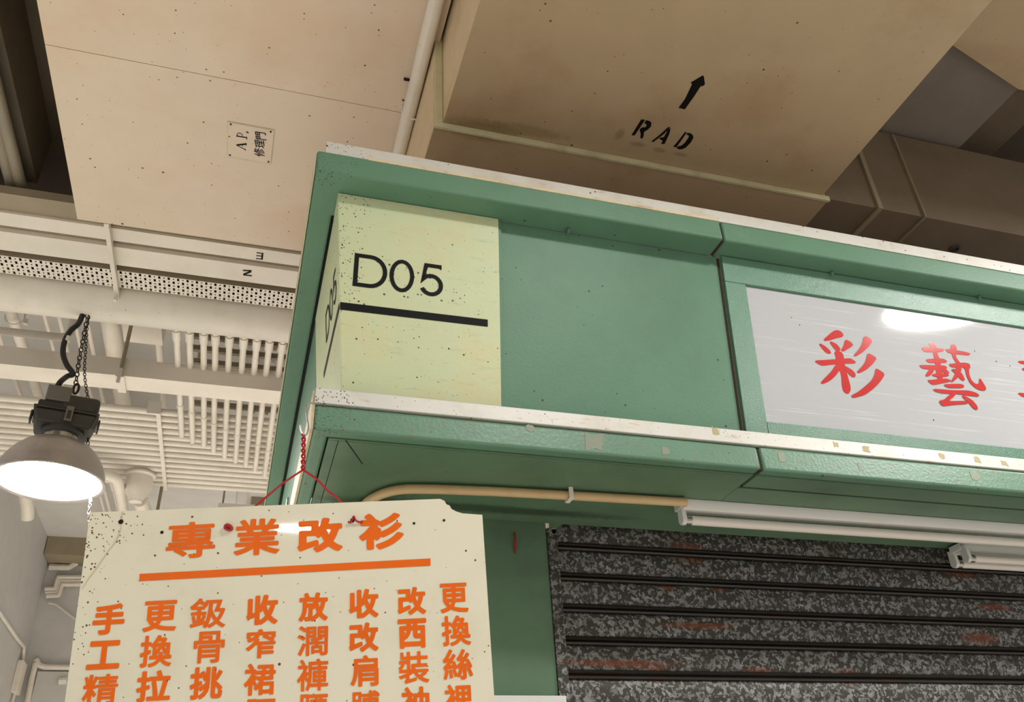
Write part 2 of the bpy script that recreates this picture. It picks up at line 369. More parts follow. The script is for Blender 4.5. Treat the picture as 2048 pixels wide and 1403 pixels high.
# upper cornice (L-shaped), roof
def Lpoly(x0, y0, t, z, xe): return [(x0, y0, z), (xe, y0, z), (xe, y0+t, z), (x0+t, y0+t, z), (x0+t, 1.56, z), (.0985, 1.565, z), (.0985, YB, z), (x0, YB, z)]
MB().prism(Lpoly(.046, 1.42, .075, ZT, JX-.004), (0, 0, .063)).build('upper_cornice', m_green, st, bevel=.006)
MB().box(JX+.003, XR, 1.424, 1.50, ZT, 3.02).build('upper_cornice', m_green, sr, bevel=.006)
MB().box(.122, JX-.002, 1.496, YB, 2.985, 3.018).build('roof_panel', m_shade, st)
MB().box(JX, XR, 1.501, YB, 2.985, 3.018).build('roof_panel', m_shade, sr)
MB().box(JX-.006, JX+.005, 1.432, 1.49, 2.96, 3.019).build('joint_filler', m_rust, st)
o = MB().box(.064, XR, 1.426, 1.444, 3.021, 3.058).build('edging_strip', m_white_strip, bevel=.0015,
    label='white painted edging strip along the top of the upper cornice', cat='trim')
# thin cream ledge of old filler under the white strip, left section only
MB().box(.16, JX-.006, 1.4188, 1.426, 3.0145, 3.0225).build('filler_bead', m_cream_edge, st)
# cream worn outer edge of the left side
MB().box(.0435, .0455, 1.425, YB, 2.957, 3.02).build('side_edge', m_flange, st)
# number panel: front and side, infill, all leaning
def slab(x0, x1, z0, z1, off, th, name, mat, par, **k):
    q = [PF(x0, z0, off), PF(x1, z0, off), PF(x1, z1, off), PF(x0, z1, off)]
    return MB().prism(q, (0, th, 0)).build(name, mat, par, **k)
def fx(z): return XT+.085*(ZT-z)
zb = 2.40
q = [PF(fx(zb), zb), PF(.486, zb), PF(.483, ZT-.0015), PF(fx(ZT), ZT-.0015)]
MB().prism(q, (0, .02, 0)).build('number_panel', m_pale, st, bevel=.0012, label='pale green front panel with black D05')
slab(.4865, JX+.0105, zb, ZT-.003, .010, .012, 'infill_panel', m_green, st)
slab(.4845, .4905, zb, ZT-.003, .004, .012, 'cover_strip', m_green, st)
# side number panel
ys = atp(633, 730, (XT, 0, ZT), Vector((1, 0, .085))).y
qs = [PS(YT+.1205*(ZT-zb)+.0005, zb, -.001), PS(ys, zb, -.001), PS(ys, ZT-.013, -.001), PS(YT+.09, ZT-.009, -.001), PS(YT+.07, ZT-.002, -.001), PS(YT+.0005, ZT-.002, -.001)]
MB().prism(qs, (.018, 0, 0)).build('side_number_panel', m_pale, st, label='pale green side panel with black D05')
qs = [PS(ys+.001, zb, .001), PS(YB, zb, .001), PS(YB, ZT-.02, .001), PS(ys+.001, ZT-.013, .001)]
MB().prism(qs, (.018, 0, 0)).build('side_panel', m_green, st)
MB().box(.099, .135, 1.57, YB, 2.966, 2.98).build('side_gap_shade', m_dark, st)  # near-black sheet, paints the shade inside the open side gap
# D05 lettering
def arc(cx, cy, rx, ry, a0, a1, n=14): return [(cx+rx*math.cos(math.radians(a0+(a1-a0)*i/n)), cy+ry*math.sin(math.radians(a0+(a1-a0)*i/n))) for i in range(n+1)]
def d05():
    """(u,v) in metres; u from panel corner, v from baseline; cap height .083"""
    H = .083; w = .0098; out = []
    D = [(0+w/2, w/2), (0+w/2, H-w/2)]+arc(.036, H/2, .033, H/2-w/2, 90, -90)
    out.append((D, True, w, 0)); out.append((arc(.0275, H/2, .0255-w/4, H/2-w/2, 0, 354, 28), True, w*.95, .079))
    five = [(.050, H-w/2), (.0145, H-w/2), (.0085, H*.50)]+arc(.0270, .0285, .0225, .0235, 130, -155, 18)
    out.append((five, False, w, .146)); return out
def mesh_d05(fn):
    mb = MB()
    for pts, closed, w, ox in d05():
        for qd in stroke(pts, w, closed): mb.poly([fn(u+ox, v) for u, v in qd])
    return mb
def fF(u, v): # front: baseline drops slightly to the right like the painter's line
    z = 2.7205+v*1.0; return PF(.151+u, z, -.0008)
mesh_d05(fF).build('lettering', m_black, st, recalc=False, label='black D05 on the front')
q = [PF(fx(2.677), 2.677, -.0008), PF(.4555, 2.6805, -.0008), PF(.4555, 2.6625, -.0008), PF(fx(2.659)-.0005, 2.659, -.0008)]
MB().poly(q).build('underline', m_black, st, recalc=False)
def fS(u, v): return PS(YT+.1205*(ZT-2.72)+.245-u, 2.7205+v, -.0022)
mesh_d05(fS).build('lettering', m_black, st, recalc=False, label='black D05 on the side')
yc = YT+.1205*(ZT-2.67)
MB().poly([PS(yc+.002, 2.677, -.0022), PS(yc+.30, 2.677, -.0022), PS(yc+.30, 2.661, -.0022), PS(yc+.002, 2.661, -.0022)]).build('underline', m_black, st, recalc=False)

# right section: frame around the sign
fr = dict(bevel=.0015)
slab(JX+.021, 1.1425, zb, 2.8785, 0, .014, 'frame_stile', m_frame, sr, **fr)
slab(JX+.021, XR, 2.8790, ZT-.003, 0, .014, 'frame_rail', m_frame, sr, **fr)
slab(1.1430, XR, zb, 2.5055, 0, .014, 'frame_rail', m_frame, sr, **fr)
slab(JX+.0125, JX+.0195, zb, ZT-.004, .012, .006, 'joint_seam', m_rust, sr)
# small blobs of sealant bridging the shadow gap under the cornice
for px in (1135, 1662, 1957):
    p = atz(px, 385+(px-677)*.1595+3, 2.9545)
    MB().lathe((p.x, YT-.002, 2.9515), [(.0, -.004), (.007, -.003), (.009, 0), (.007, .004), (0, .005)], 10, (1, 0, 0)).build('sealant_blob', m_green, sr if px > 1450 else st, smooth=True)

sg = thing('shop_sign', PF(1.9, 2.5), 'white acrylic shop sign with red brush characters in green frame', 'sign')
slab(1.1435, XR-.05, 2.506, 2.8780, .0075, .005, 'sign_panel', m_panel_white, sg)
SO = (1600, 640, 4.5714)
def z2p(P, o): return [(o[0]+x/o[2], o[1]+y/o[2]) for x, y in P]
def onSign(x, y, k=0): return atp(x, y, (0, YT+.0068-k*.00008, ZT), nF)
CAI = [[(215,175),(265,130),(310,95),(345,88),(380,105),(402,135),(385,155),(330,165),(270,185),(225,190)],
 [(175,222),(185,210),(230,235),(275,275),(287,300),(265,308),(235,295),(205,262)],
 [(270,200),(285,192),(335,215),(368,255),(370,275),(345,285),(320,270),(290,230)],
 [(375,270),(398,235),(410,185),(425,176),(470,200),(490,228),(460,250),(400,285),(383,282)],
 [(312,292),(340,275),(380,290),(400,320),(405,380),(415,430),(435,500),(462,600),(465,640),(445,672),(420,668),(395,645),(385,600),(380,520),(370,470),(350,440),(330,400),(330,340)],
 [(135,372),(160,365),(240,362),(330,355),(400,350),(460,345),(500,370),(515,385),(495,395),(420,395),(330,402),(260,408),(205,416),(160,395)],
 [(330,400),(375,420),(365,455),(320,515),(265,560),(205,583),(187,572),(230,525),(290,465)],
 [(400,410),(430,425),(480,455),(510,490),(508,515),(490,524),(455,500),(425,465),(400,440)],
 [(492,318),(530,280),(570,215),(583,150),(605,143),(650,170),(662,195),(630,240),(570,295),(515,328),(497,327)],
 [(522,468),(560,430),(600,380),(615,310),(630,300),(690,335),(702,350),(670,395),(610,450),(550,480),(528,480)],
 [(472,685),(530,655),(600,600),(660,545),(685,490),(692,445),(705,440),(760,475),(776,498),(740,555),(680,620),(600,680),(530,700),(490,708),(474,700)]]
YI = [[(1175,205),(1200,195),(1235,215),(1250,250),(1262,320),(1275,350),(1225,350),(1215,280),(1190,235)],
 [(1110,250),(1130,240),(1190,248),(1260,255),(1310,260),(1320,280),(1290,290),(1200,292),(1145,290),(1120,272)],
 [(1375,228),(1400,218),(1430,235),(1435,280),(1425,330),(1450,370),(1480,400),(1440,400),(1405,360),(1385,300)],
 [(1325,265),(1370,262),(1440,275),(1500,285),(1550,300),(1560,312),(1540,322),(1450,312),(1390,305),(1345,292)],
 [(1150,358),(1200,350),(1310,348),(1345,370),(1340,388),(1270,390),(1180,390),(1160,375)],
 [(1235,330),(1275,330),(1290,420),(1310,540),(1260,550),(1240,440)],
 [(1090,410),(1130,408),(1230,410),(1330,412),(1350,440),(1310,452),(1210,450),(1130,445),(1105,430)],
 [(1200,430),(1235,440),(1210,490),(1175,515),(1145,510),(1160,480)],
 [(1290,440),(1330,440),(1370,480),(1350,495),(1310,480)],
 [(1200,500),(1240,484),(1350,490),(1370,505),(1320,518),(1240,518)],
 [(1165,545),(1200,545),(1330,530),(1380,545),(1380,560),(1300,575),(1220,592),(1190,575)],
 [(1360,400),(1400,395),(1500,385),(1550,395),(1560,430),(1545,450),(1550,500),(1570,550),(1610,585),(1640,575),(1640,535),(1650,530),(1700,610),(1704,635),(1680,645),(1620,630),(1560,580),(1525,510),(1510,440),(1480,425),(1420,430),(1380,425)],
 [(1430,400),(1470,410),(1480,450),(1450,520),(1395,567),(1380,560),(1410,510),(1430,460)],
 [(1380,450),(1420,440),(1480,480),(1510,540),(1500,555),(1470,540),(1430,490)],
 [(1315,590),(1335,582),(1480,580),(1505,600),(1495,618),(1370,618),(1340,610)],
 [(1213,632),(1240,625),(1400,640),(1540,640),(1610,660),(1643,685),(1630,698),(1560,690),(1440,672),(1320,668),(1250,655)],
 [(1380,668),(1430,672),(1400,705),(1355,740),(1500,735),(1560,740),(1530,765),(1400,772),(1310,785),(1290,770),(1270,735),(1320,725)],
 [(1480,690),(1500,685),(1580,730),(1620,780),(1630,810),(1615,820),(1580,800),(1540,745),(1500,715)]]
TH = [[(1990,378),(2010,370),(2080,372),(2200,378),(2200,412),(2080,410),(2010,395)], [(2025,440),(2060,432),(2180,440),(2180,468),(2060,465),(2040,460)],
 [(1990,670),(2010,660),(2100,675),(2220,690),(2220,725),(2100,715),(2030,700)], [(2070,380),(2110,380),(2120,690),(2080,690)]]
for strokes_ in (CAI, YI, TH):
    mb = MB()
    for k_, P in enumerate(strokes_): mb.poly([onSign(x, y, k_) for x, y in z2p(chaikin(P, 2), SO)])
    mb.build('character', m_red, sg, recalc=False)

# ================================================================ LOWER CORNICE
ZL, YL, XL = 2.35, 1.475, .092
MB().prism([(XL, YL, ZL+.0005), (JX-.004, YL, ZL+.0005), (JX-.004, YL+.03, ZL+.0005), (XL+.03, YL+.03, ZL+.0005), (XL+.03, YB, ZL+.0005), (XL, YB, ZL+.0005)], (0, 0, .0535)).build('lower_cornice', m_green_worn, st, bevel=.006)
MB().box(JX+.004, XR, YL+.002, YL+.032, ZL, 2.407).build('lower_cornice', m_green_worn, sr, bevel=.006)
MB().box(JX-.005, JX+.005, YL+.008, YL+.03, ZL+.002, 2.406).build('joint_filler', m_rust, sr)
MB().box(XL-.002, XR, YL-.001, YL+.02, 2.4085, 2.4415).build('edging_strip', m_white_strip, bevel=.0015,
    label='scuffed white edging strip on the lower cornice below the sign', cat='trim')
MB().box(XL-.006, XL-.0005, YL+.004, YB, ZL+.004, 2.437).build('side_edge', m_cream_edge, st)
# soffit boards with open joints between them
def sof(x0, x1, y0, y1, par, mat=None): MB().box(x0, x1, y0, y1, ZL, ZL+.012).build('soffit_board', mat or m_green_soffit, par)
sof(.124, JX-.006, YL+.031, 1.512, st); sof(.144, JX-.006, 1.5135, 1.865, st); sof(.124, .1425, 1.5135, YB, st)
sof(JX+.004, XR, YL+.033, 1.509, sr); sof(JX+.004, XR, 1.510, 1.5715, sr)
sof(JX-.0045, XR, 1.5800, 1.865, sr)
MB().box(JX+.006, XR-.01, 1.5718, 1.5797, ZL+.0025, ZL+.004).build('slot_shade_strip', m_dark, sr)  # near-black strip added so the slot looks deep and unlit
MB().box(.12, XR, 1.50, 1.9, ZL+.04, ZL+.05).build('soffit_joint_shade', m_dark, st)  # black sheet above the boards, painting the shade of the open joints
MB().prism([atz(690, 880, ZL-.0004), atz(692, 879, ZL-.0004), atz(726, 927, ZL-.0004), atz(724, 928, ZL-.0004)], (0, 0, .0003)).build('mitre_crack', m_dark, st)
# patches of residue and scraped filler on the strip and cornice
def patch(px, py, w, h, Y, mat, par, name='tape_residue'):
    p = aty(px, py, Y); k = [(p.x+dx*w/2+random.uniform(-.2, .2)*w, Y, p.z+dz*h/2+random.uniform(-.2, .2)*h) for dx, dz in ((-1, -1), (.1, -1.05), (1, -1), (1, .2), (1, 1), (-.2, 1), (-1, 1))]
    MB().prism(k, (0, .0006, 0)).build(name, mat, par)
for px, py, w, h in ((1432, 860, .016, .016), (1672, 888, .010, .013), (1733, 897, .018, .014), (1884, 912, .014, .015), (1955, 919, .014, .014), (2010, 926, .014, .014)):
    patch(px, py, w, h, YL-.0016, m_tape, sr)
patch(1190, 884, .036, .036, YL-.0006, m_scrape, st, 'scraped_patch'); patch(1330, 900, .022, .016, YL-.0006, m_scrape, st, 'scraped_patch')
patch(1060, 855, .014, .014, YL-.0006, m_scrape, st, 'scraped_patch'); patch(1565, 912, .018, .02, YL+.0014, m_scrape, sr, 'scraped_patch')
patch(1722, 935, .01, .014, YL+.0014, m_scrape, sr, 'scraped_patch'); patch(1950, 950, .026, .018, YL+.0014, m_scrape, sr, 'scraped_patch')
# pillar, side wall, gusset
MB().box(.165, .6885, 1.868, 2.0, 0, ZL+.01).build('pillar', m_green_soffit, st)
MB().box(.165, .19, 2.002, YB, 0, ZL+.01).build('side_wall', m_green_soffit, st)
MB().prism([aty(1099, 1034, 1.862), aty(1140, 1038, 1.862), aty(1112, 1056, 1.862), aty(1099, 1054, 1.862)], (0, .004, 0)).build('gusset', m_green_soffit, st)
p = aty(1027, 1068, 1.866)
n_ = MB().tube([p, p+Vector((0, -.008, .002)), p+Vector((.001, -.010, -.006)), p+Vector((.001, -.004, -.03)), p+Vector((.001, -.003, -.048))], [.0012, .0018, .0022, .0034, .0020], 8).build(
    'wall_plug', m_nail, smooth=True, label='small red plastic plug and drip on green pillar beside the shutter', cat='plug')
# aluminium angle along the stall's left side
MB().box(.078, .083, 2.05, YB, 2.40, 2.45).build('aluminium_angle', m_metal, st)
# white sheet top behind the tailor's board, bottom edge of the picture
a = aty(985, 1392, 1.84); b = aty(1131, 1391, 1.84)
MB().box(a.x-.25, b.x, 1.835, 1.862, 1.2, b.z).build('white_board', m_fix, bevel=.002, label='white board leaning on green pillar, only its top edge showing', cat='board')

# ================================================================ ROLLER SHUTTER
sh = thing('roller_shutter', (1.9, 1.9, 0), 'galvanised roller shutter with rust spots below the fluorescent lamps', 'shutter')
pit = .0747; zj0 = 2.311; XS0, XS1 = .717, XR
prof = [(1.8785, -.0015), (1.874, -.004), (1.8715, -.0075), (1.876, -.0105), (1.880, -.0115), (1.8765, -.0135), (1.8725, -.017), (1.875, -.0205), (1.880, -.022)]
# each slat: face panel, then the double rib
for k in range(-1, 12):
    zj = zj0-k*pit
    face = [(1.881, zj-.0225), (1.8785, zj-.026), (1.8765, zj-.04), (1.8765, zj-.058), (1.8785, zj-.070), (1.8805, zj-pit-.0005)]
    mb = MB()
    for (y0, z0), (y1, z1) in zip(face, face[1:]): mb.add([(XS0, y0, z0), (XS1, y0, z0), (XS1, y1, z1), (XS0, y1, z1)], [(0, 1, 2, 3)])
    s_ = mb.build('slat', m_spangle, sh, smooth='full', recalc=False)
    mb = MB(); pf = [(y, zj+z) for y, z in prof]
    for (y0, z0), (y1, z1) in zip(pf, pf[1:]): mb.add([(XS0, y0, z0), (XS1, y0, z0), (XS1, y1, z1), (XS0, y1, z1)], [(0, 1, 2, 3)])
    mb.build('rib', m_spangle_rib, s_, smooth='full', recalc=False)
MB().box(.69, .703, 1.862, 1.93, 0, 2.337).box(.703, .7165, 1.866, 1.873, 0, 2.325).build('guide_rail', m_spangle, sh)
MB().box(.70, XR, 1.90, 1.94, 0, ZL).build('shutter_backing', m_dark, sh)

# ================================================================ CONDUIT AND LAMPS UNDER THE SOFFIT
cz = ZL-.0135
cp = [atz(1372, 1004, cz), atz(1150, 991, cz), atz(985, 982, cz), atz(880, 978, cz)] + catmull([atz(850, 977.5, cz), atz(806, 978, cz), atz(768, 986, cz), atz(735, 1003, cz), atz(712, 1030, cz)], 5)
cdt = thing('conduit', cp[0], 'yellowed plastic conduit bending along the underside of the lower cornice', 'conduit')
MB().tube(cp, .0105, 14).build('pipe', m_conduit, cdt, smooth=True)
p = atz(1138, 989, cz)
MB().box(p.x-.005, p.x+.005, p.y-.016, p.y+.014, cz-.0145, cz-.0115).box(p.x-.005, p.x+.005, p.y-.016, p.y-.0125, cz-.0125, ZL-.0005).box(p.x-.005, p.x+.005, p.y+.0125, p.y+.016, cz-.0125, ZL-.0005).build('clip', m_trunk, cdt, bevel=.0008)
def fixture(x0, x1, y, z, twin, label, g):
    t = thing('fluorescent_lamp', (x0, y, z), label, 'lamp', g)
    h = .024
    MB().prism([(x0, y-.022, z-.0005), (x0, y+.022, z-.0005), (x0, y+.022, z-h*.45), (x0, y+.013, z-h), (x0, y-.013, z-h), (x0, y-.022, z-h*.45)], (x1-x0, 0, 0)).build('body', m_fix, t, bevel=.001)
    offs = (-.0, ) if not twin else (-.025, .022)
    for dy in offs:
        MB().prism([(x0-.004, y+dy-.010, z-h*.4), (x0-.004, y+dy+.010, z-h*.4)]+[(x0-.004, y+dy+.0125*math.sin(a), z-.045-.0125*math.cos(a)) for a in [math.radians(d) for d in (80, 45, 15, -15, -45, -80)]], (.011, 0, 0)).build('lamp_holder', m_fix, t, bevel=.001)
        tb = MB().tube([(x0+.007, y+dy, z-.045), (x1-.02, y+dy, z-.045)], .0112, 20).build('tube', m_tube, t, smooth=True)
        MB().tube([(x0+.0072, y+dy, z-.045), (x0+.021, y+dy, z-.045)], .0116, 20).build('end_cap', m_collar, tb, smooth=True)
    MB().box(x0-.006, x0-.0005, y-.02, y+.02, z-h*.8, z-.0005).build('end_plate', m_fix, t, bevel=.0015)
    return t
fixture(atz(1368, 995, ZL).x, 2.24, atz(1368, 995, ZL).y+.024, ZL, False, 'single-tube fluorescent lamp under the cornice, nearer one joined to the conduit', 'fluorescent lamps under the cornice')
fixture(1.876, 3.1, 1.822, ZL-.006, True, 'twin-tube fluorescent lamp just in front of the shutter, half hidden', 'fluorescent lamps under the cornice')

# ================================================================ HANGING TAILOR'S BOARD
def camv(x, y, z): return (RT*x + UP*y + FW*z).normalized()
bu = camv(10626, 135, 1700); bv = camv(-324, 3617, 1700); bv = (bv-bu*bv.dot(bu)).normalized(); bn = bu.cross(bv)   # bn points to the viewer side?
if bn.dot(FW) > 0: bn = -bn
BP = aty(575, 1200, 1.47)
def BW(u, v, off=0): return BP + bu*u + bv*v + bn*off
def b2(x, y): p = atp(x, y, BP, bn) - BP; return (p.dot(bu), p.dot(bv))
tb = thing('tailor_sign', BW(0, -.35), 'cream acrylic board with orange Chinese characters hanging on red wire', 'sign')
out = [b2(180, 1024), b2(880, 997), b2(889, 1001), b2(893, 1008), b2(899, 1010), b2(903, 1017), b2(912, 1022), b2(925, 1026), b2(963, 1029)]
uL, uR = -.3306, .3372
outl = [(uL, out[0][1])]+out[1:8]+[(uR, out[8][1]), (uR, -.62), (uL, -.62)]
MB().prism([BW(u, v) for u, v in outl], -bn*.004).build('board', m_board, tb)
def bf(off): return lambda x, y: atp(x, y, BP+bn*off, bn)
fb = bf(.0007)
def bchar(ch, x0, y0, x1, y1, r=.036):
    w = x1-x0; h = y1-y0; cx = (x0+x1)/2; cy = (y0+y1)/2
    lean = (cx-700)/(cy+2916)                     # board's own vertical at this spot
    U = (w*.97, -w*.05); V = (-h*.955*lean, -h*.955)
    put(ch, r, (cx, cy), U, V, fb).build('character', m_orange, tb, recalc=False)
for ch, a in zip('專業改衫', ((331, 1041.5, 433, 1117), (467, 1035, 561.6, 1111), (593.7, 1033.6, 687, 1105), (716.8, 1024, 808.6, 1099.5))): bchar(ch, *a, r={'專': .020, '業': .026}.get(ch, .048))
MB().poly([fb(279, 1147), fb(861, 1116), fb(861, 1130.5), fb(279, 1161.5)]).build('underline', m_orange, tb, recalc=False)
cols = [('手工精', ((184.5, 1205, 250.6, 1269.7), (173.3, 1279, 242, 1339), (164, 1346, 236.4, 1410))),
 ('更換拉鏈', ((285.4, 1198.8, 355.3, 1263.4), (279, 1268, 345.6, 1335), (271.5, 1338.6, 342.8, 1404.6), (262, 1412, 336, 1478))),
 ('鈒骨挑脚', ((378.5, 1193.6, 453.4, 1256.8), (386, 1260, 450, 1326.6), (378.5, 1331, 446.6, 1399), (376, 1406, 446, 1472))),
 ('收窄裙腰', ((492, 1187.6, 557, 1250), (491, 1256, 552, 1317), (487, 1324, 552, 1391), (488, 1395, 551.4, 1460))),
 ('放濶褲腰', ((596.6, 1183, 656.8, 1243), (594, 1249, 656.8, 1312), (593, 1315, 657.5, 1382.5), (595, 1385.5, 657, 1450))),
 ('收改肩膊', ((697, 1176, 758, 1236.5), (697, 1243, 758, 1304), (700, 1308, 758, 1373.5), (700, 1378.7, 761, 1443))),
 ('改西裝袖', ((794, 1172, 852.7, 1230), (795, 1235, 854, 1297), (796, 1300.5, 859, 1367.5), (802, 1371, 860, 1435))),
 ('更換絲裡', ((879, 1164, 937, 1225.7), (882.5, 1229, 942, 1292), (885, 1295.5, 946, 1360), (888, 1366, 946, 1430)))]
for s_, bs in cols:
    for ch, a in zip(s_, bs): bchar(ch, *a, r=.019 if ch in '濶褲骨鈒精裝膊腰鏈' else .026 if ch in '絲換裡窄裙更肩' else .032 if ch in '挑拉袖' else .040)
# bolt holes, crack
for x, y, r in ((242, 1043, .0042), (324, 1064, .0028), (457, 1053, .004), (705, 1040, .004), (828, 1046, .0024), (888, 1040, .0024)):
    u, v = b2(x, y); MB().poly([BW(u+r*math.cos(k*math.pi/6), v+r*math.sin(k*math.pi/6), .0006) for k in range(12)]).build('hole', m_dark, tb, recalc=False)
ck = [(245, 1021), (243, 1042), (241, 1060), (232, 1082), (216, 1102), (195, 1133), (176, 1158), (164, 1177)]
mb = MB()
for (a, b) in zip(ck, ck[1:]):
    A, B = bf(.0006)(*a), bf(.0006)(*b); s_ = (B-A).cross(bn).normalized()*.0009; mb.poly([A-s_, B-s_, B+s_, A+s_])
mb.build('crack', m_cream_edge, tb, recalc=False)
# red wire: twisted pair from hook, then one strand to each side, knots in front
hk = aty(607, 868, 1.475)
jn = aty(606, 939, 1.474)
wire = MB()
for ph in (0, math.pi):
    wire.tube([hk.lerp(jn, t/40)+Vector((.0028*math.cos(t*.5+ph), .0028*math.sin(t*.5+ph), 0)) for t in range(41)], .0021, 7)
kL, kR = atp(515, 1008, BP-bn*.006, bn), atp(680, 1001, BP-bn*.006, bn)
wire.tube(catmull([jn, jn.lerp(kL, .5)+Vector((0, 0, .004)), kL, atp(457, 1053, BP-bn*.007, bn)], 8), .0019, 7)
wire.tube(catmull([jn, jn.lerp(kR, .35)+Vector((.001, 0, .003)), jn.lerp(kR, .7)-Vector((.001, 0, -.001)), kR, atp(710, 1041, BP-bn*.007, bn)], 8), .0021, 7)
wire.build('hanging_wire', m_redwire, tb, smooth=True)
mb = MB(); c1 = bf(.004)(457, 1054)
mb.tube(catmull([c1-bu*.006+bv*.002, c1-bu*.002+bv*.004+bn*.003, c1+bu*.005+bn*.003, c1+bu*.005-bv*.004, c1-bv*.004, c1-bu*.006, c1-bu*.003+bv*.002, c1+bu*.003+bn*.005], 4), .0026, 7)
mb.build('knot', m_redwire, tb, smooth=True)
mb = MB(); c1 = bf(.003)(710, 1040)
mb.tube(catmull([c1-bu*.012-bv*.002, c1-bu*.007-bv*.003+bn*.001, c1-bu*.002+bv*.0065+bn*.003, c1+bu*.002-bv*.001+bn*.002, c1+bu*.009-bv*.0035, c1+bu*.013-bv*.002], 5), .0018, 7)
mb.build('knot', m_redwire, tb, smooth=True)
hm = MB()
hm.tube(catmull([aty(626, 806, 1.472), aty(616, 806, 1.466), aty(612, 818, 1.464), aty(615, 838, 1.464), aty(617, 855, 1.466), aty(613, 868, 1.470), aty(607, 871, 1.474)], 5), .0016, 8)
hm.tube([aty(601, 850, 1.476), aty(603, 860, 1.475), aty(607, 871, 1.474)], [.0022, .0022, .0018], 8)
hm.build('wire_hook', m_collar, smooth=True, label='bent metal hook at the stall corner holding the red wire', cat='hook')

# ================================================================ CEILING SOFFIT (access panels) AND GAS PIPE
ZA = 3.8; ka = (ZA-1.6)/1.9
y0s = atz(87, 88, ZA).y; xa0 = -.651*ka; xa1 = .332*ka; yaE = 2.395*ka
bh = thing('ceiling_box', (0, 1.2, 4.28), 'cream boxed ceiling soffit with square access plate, left of pipe', 'soffit')
MB().box(xa0, xa1, .6, y0s-.0012, ZA, ZA+.012).build('soffit_panel', m_tan, bh)
MB().box(xa0, xa1, y0s+.0012, yaE, ZA, ZA+.012).build('soffit_panel', m_tan, bh)
MB().box(xa0+.004, xa1-.004, .61, yaE-.004, ZA+.0125, ZA+.48).build('soffit_box', m_duct_side, bh)
pc = [(454.7, 242.5), (549, 260), (542, 328), (454.7, 313)]
MB().prism([atz(x, y, ZA-.0012) for x, y in [(454.2, 241.5), (550, 259.3), (543, 329), (454, 314)]], (0, 0, .001)).build('plate_rim', m_flange, bh)  # slightly larger pale sheet, shows as a rim round the access plate
MB().prism([atz(x, y, ZA-.003) for x, y in [(455.6, 244), (548, 261.5), (541, 327), (455.6, 312)]], (0, 0, .0017)).build('access_plate', m_tan, bh)
fz = lambda x, y: atz(x, y, ZA-.0036)
mb = MB()
for x, y in ((461.5, 248.5), (541.5, 263.5), (460, 310), (537, 323.5)):
    c = fz(x, y); mb.lathe(c, [(0, -.001), (.0032, -.001), (.0036, .0006)], 10)
mb.build('screw', m_dark, bh)
mb = MB(); zo = (430, 220, 11.693)
def zs(pts, w):
    for qd in stroke(pts, w): mb.poly([fz(zo[0]+a/zo[2], zo[1]+b/zo[2]) for a, b in qd])
zs([(500, 820), (715, 795)], 38); zs([(505, 820), (705, 925)], 16); zs([(640, 815), (648, 860)], 14); zs([(725, 765), (728, 830)], 22); zs([(700, 905), (712, 945)], 20)
zs([(505, 605), (740, 645)], 26); zs([(508, 585), (512, 625)], 20); zs([(740, 625), (745, 690)], 20); zs([(512, 600), (520, 555), (560, 535), (620, 555), (648, 605)], 16); zs([(732, 505), (785, 535)], 30)
mb.build('lettering', m_black, bh, recalc=False, label='black stencilled letters A P')
mb = MB()
for ch, (x0, y0, x1, y1) in zip('修理門', ((900, 890, 1165, 1092), (928, 692, 1160, 888), (938, 512, 1205, 698))):
    cx, cy = zo[0]+(x0+x1)/2/zo[2], zo[1]+(y0+y1)/2/zo[2]; w = (x1-x0)/zo[2]; h = (y1-y0)/zo[2]
    put(ch, .012, (cx, cy), (-h*.12, -h*.95), (-w*.95, -w*.14), fz, mb)
mb.build('lettering', m_black, bh, recalc=False, label='three small black Chinese characters')
# pipe along the gap
pz = ZA-.028
pa, pb_ = atz(874.5, -6, pz), atz(798, 309, pz)
dirp = (pb_-pa).normalized(); pa = pa-dirp*.7; pb_ = pb_+dirp*.5
gp = thing('pipe', pa, 'cream round pipe clamped under the ceiling soffit beside the dark gap', 'pipe')
MB().tube([pa, pb_], .0226, 20).build('pipe_run', m_pipe, gp, smooth=True)
for (x, y) in ((828, 228), ):
    c = atz(x, y, pz)
    mb = MB(); d = dirp; s_ = Vector((d.y, -d.x, 0))
    mb.tube([c+s_*.0245*math.cos(a)*1.0+Vector((0, 0, -.0245*math.sin(a))) for a in [math.pi*k/12 for k in range(13)]], .003, 6)
    for sg_ in (-1, 1): q0 = c+s_*sg_*.03; mb.box(q0.x-.012, q0.x+.012, q0.y-.009, q0.y+.009, pz-.004, ZA-.0005)
    mb.build('pipe_clamp', m_pipe, gp, smooth=True)
c = atz(815, 160, ZA-.006); MB().box(c.x-.012, c.x+.02, c.y-.003, c.y+.003, ZA-.008, ZA-.0005).build('pipe_bracket', m_dark, gp)

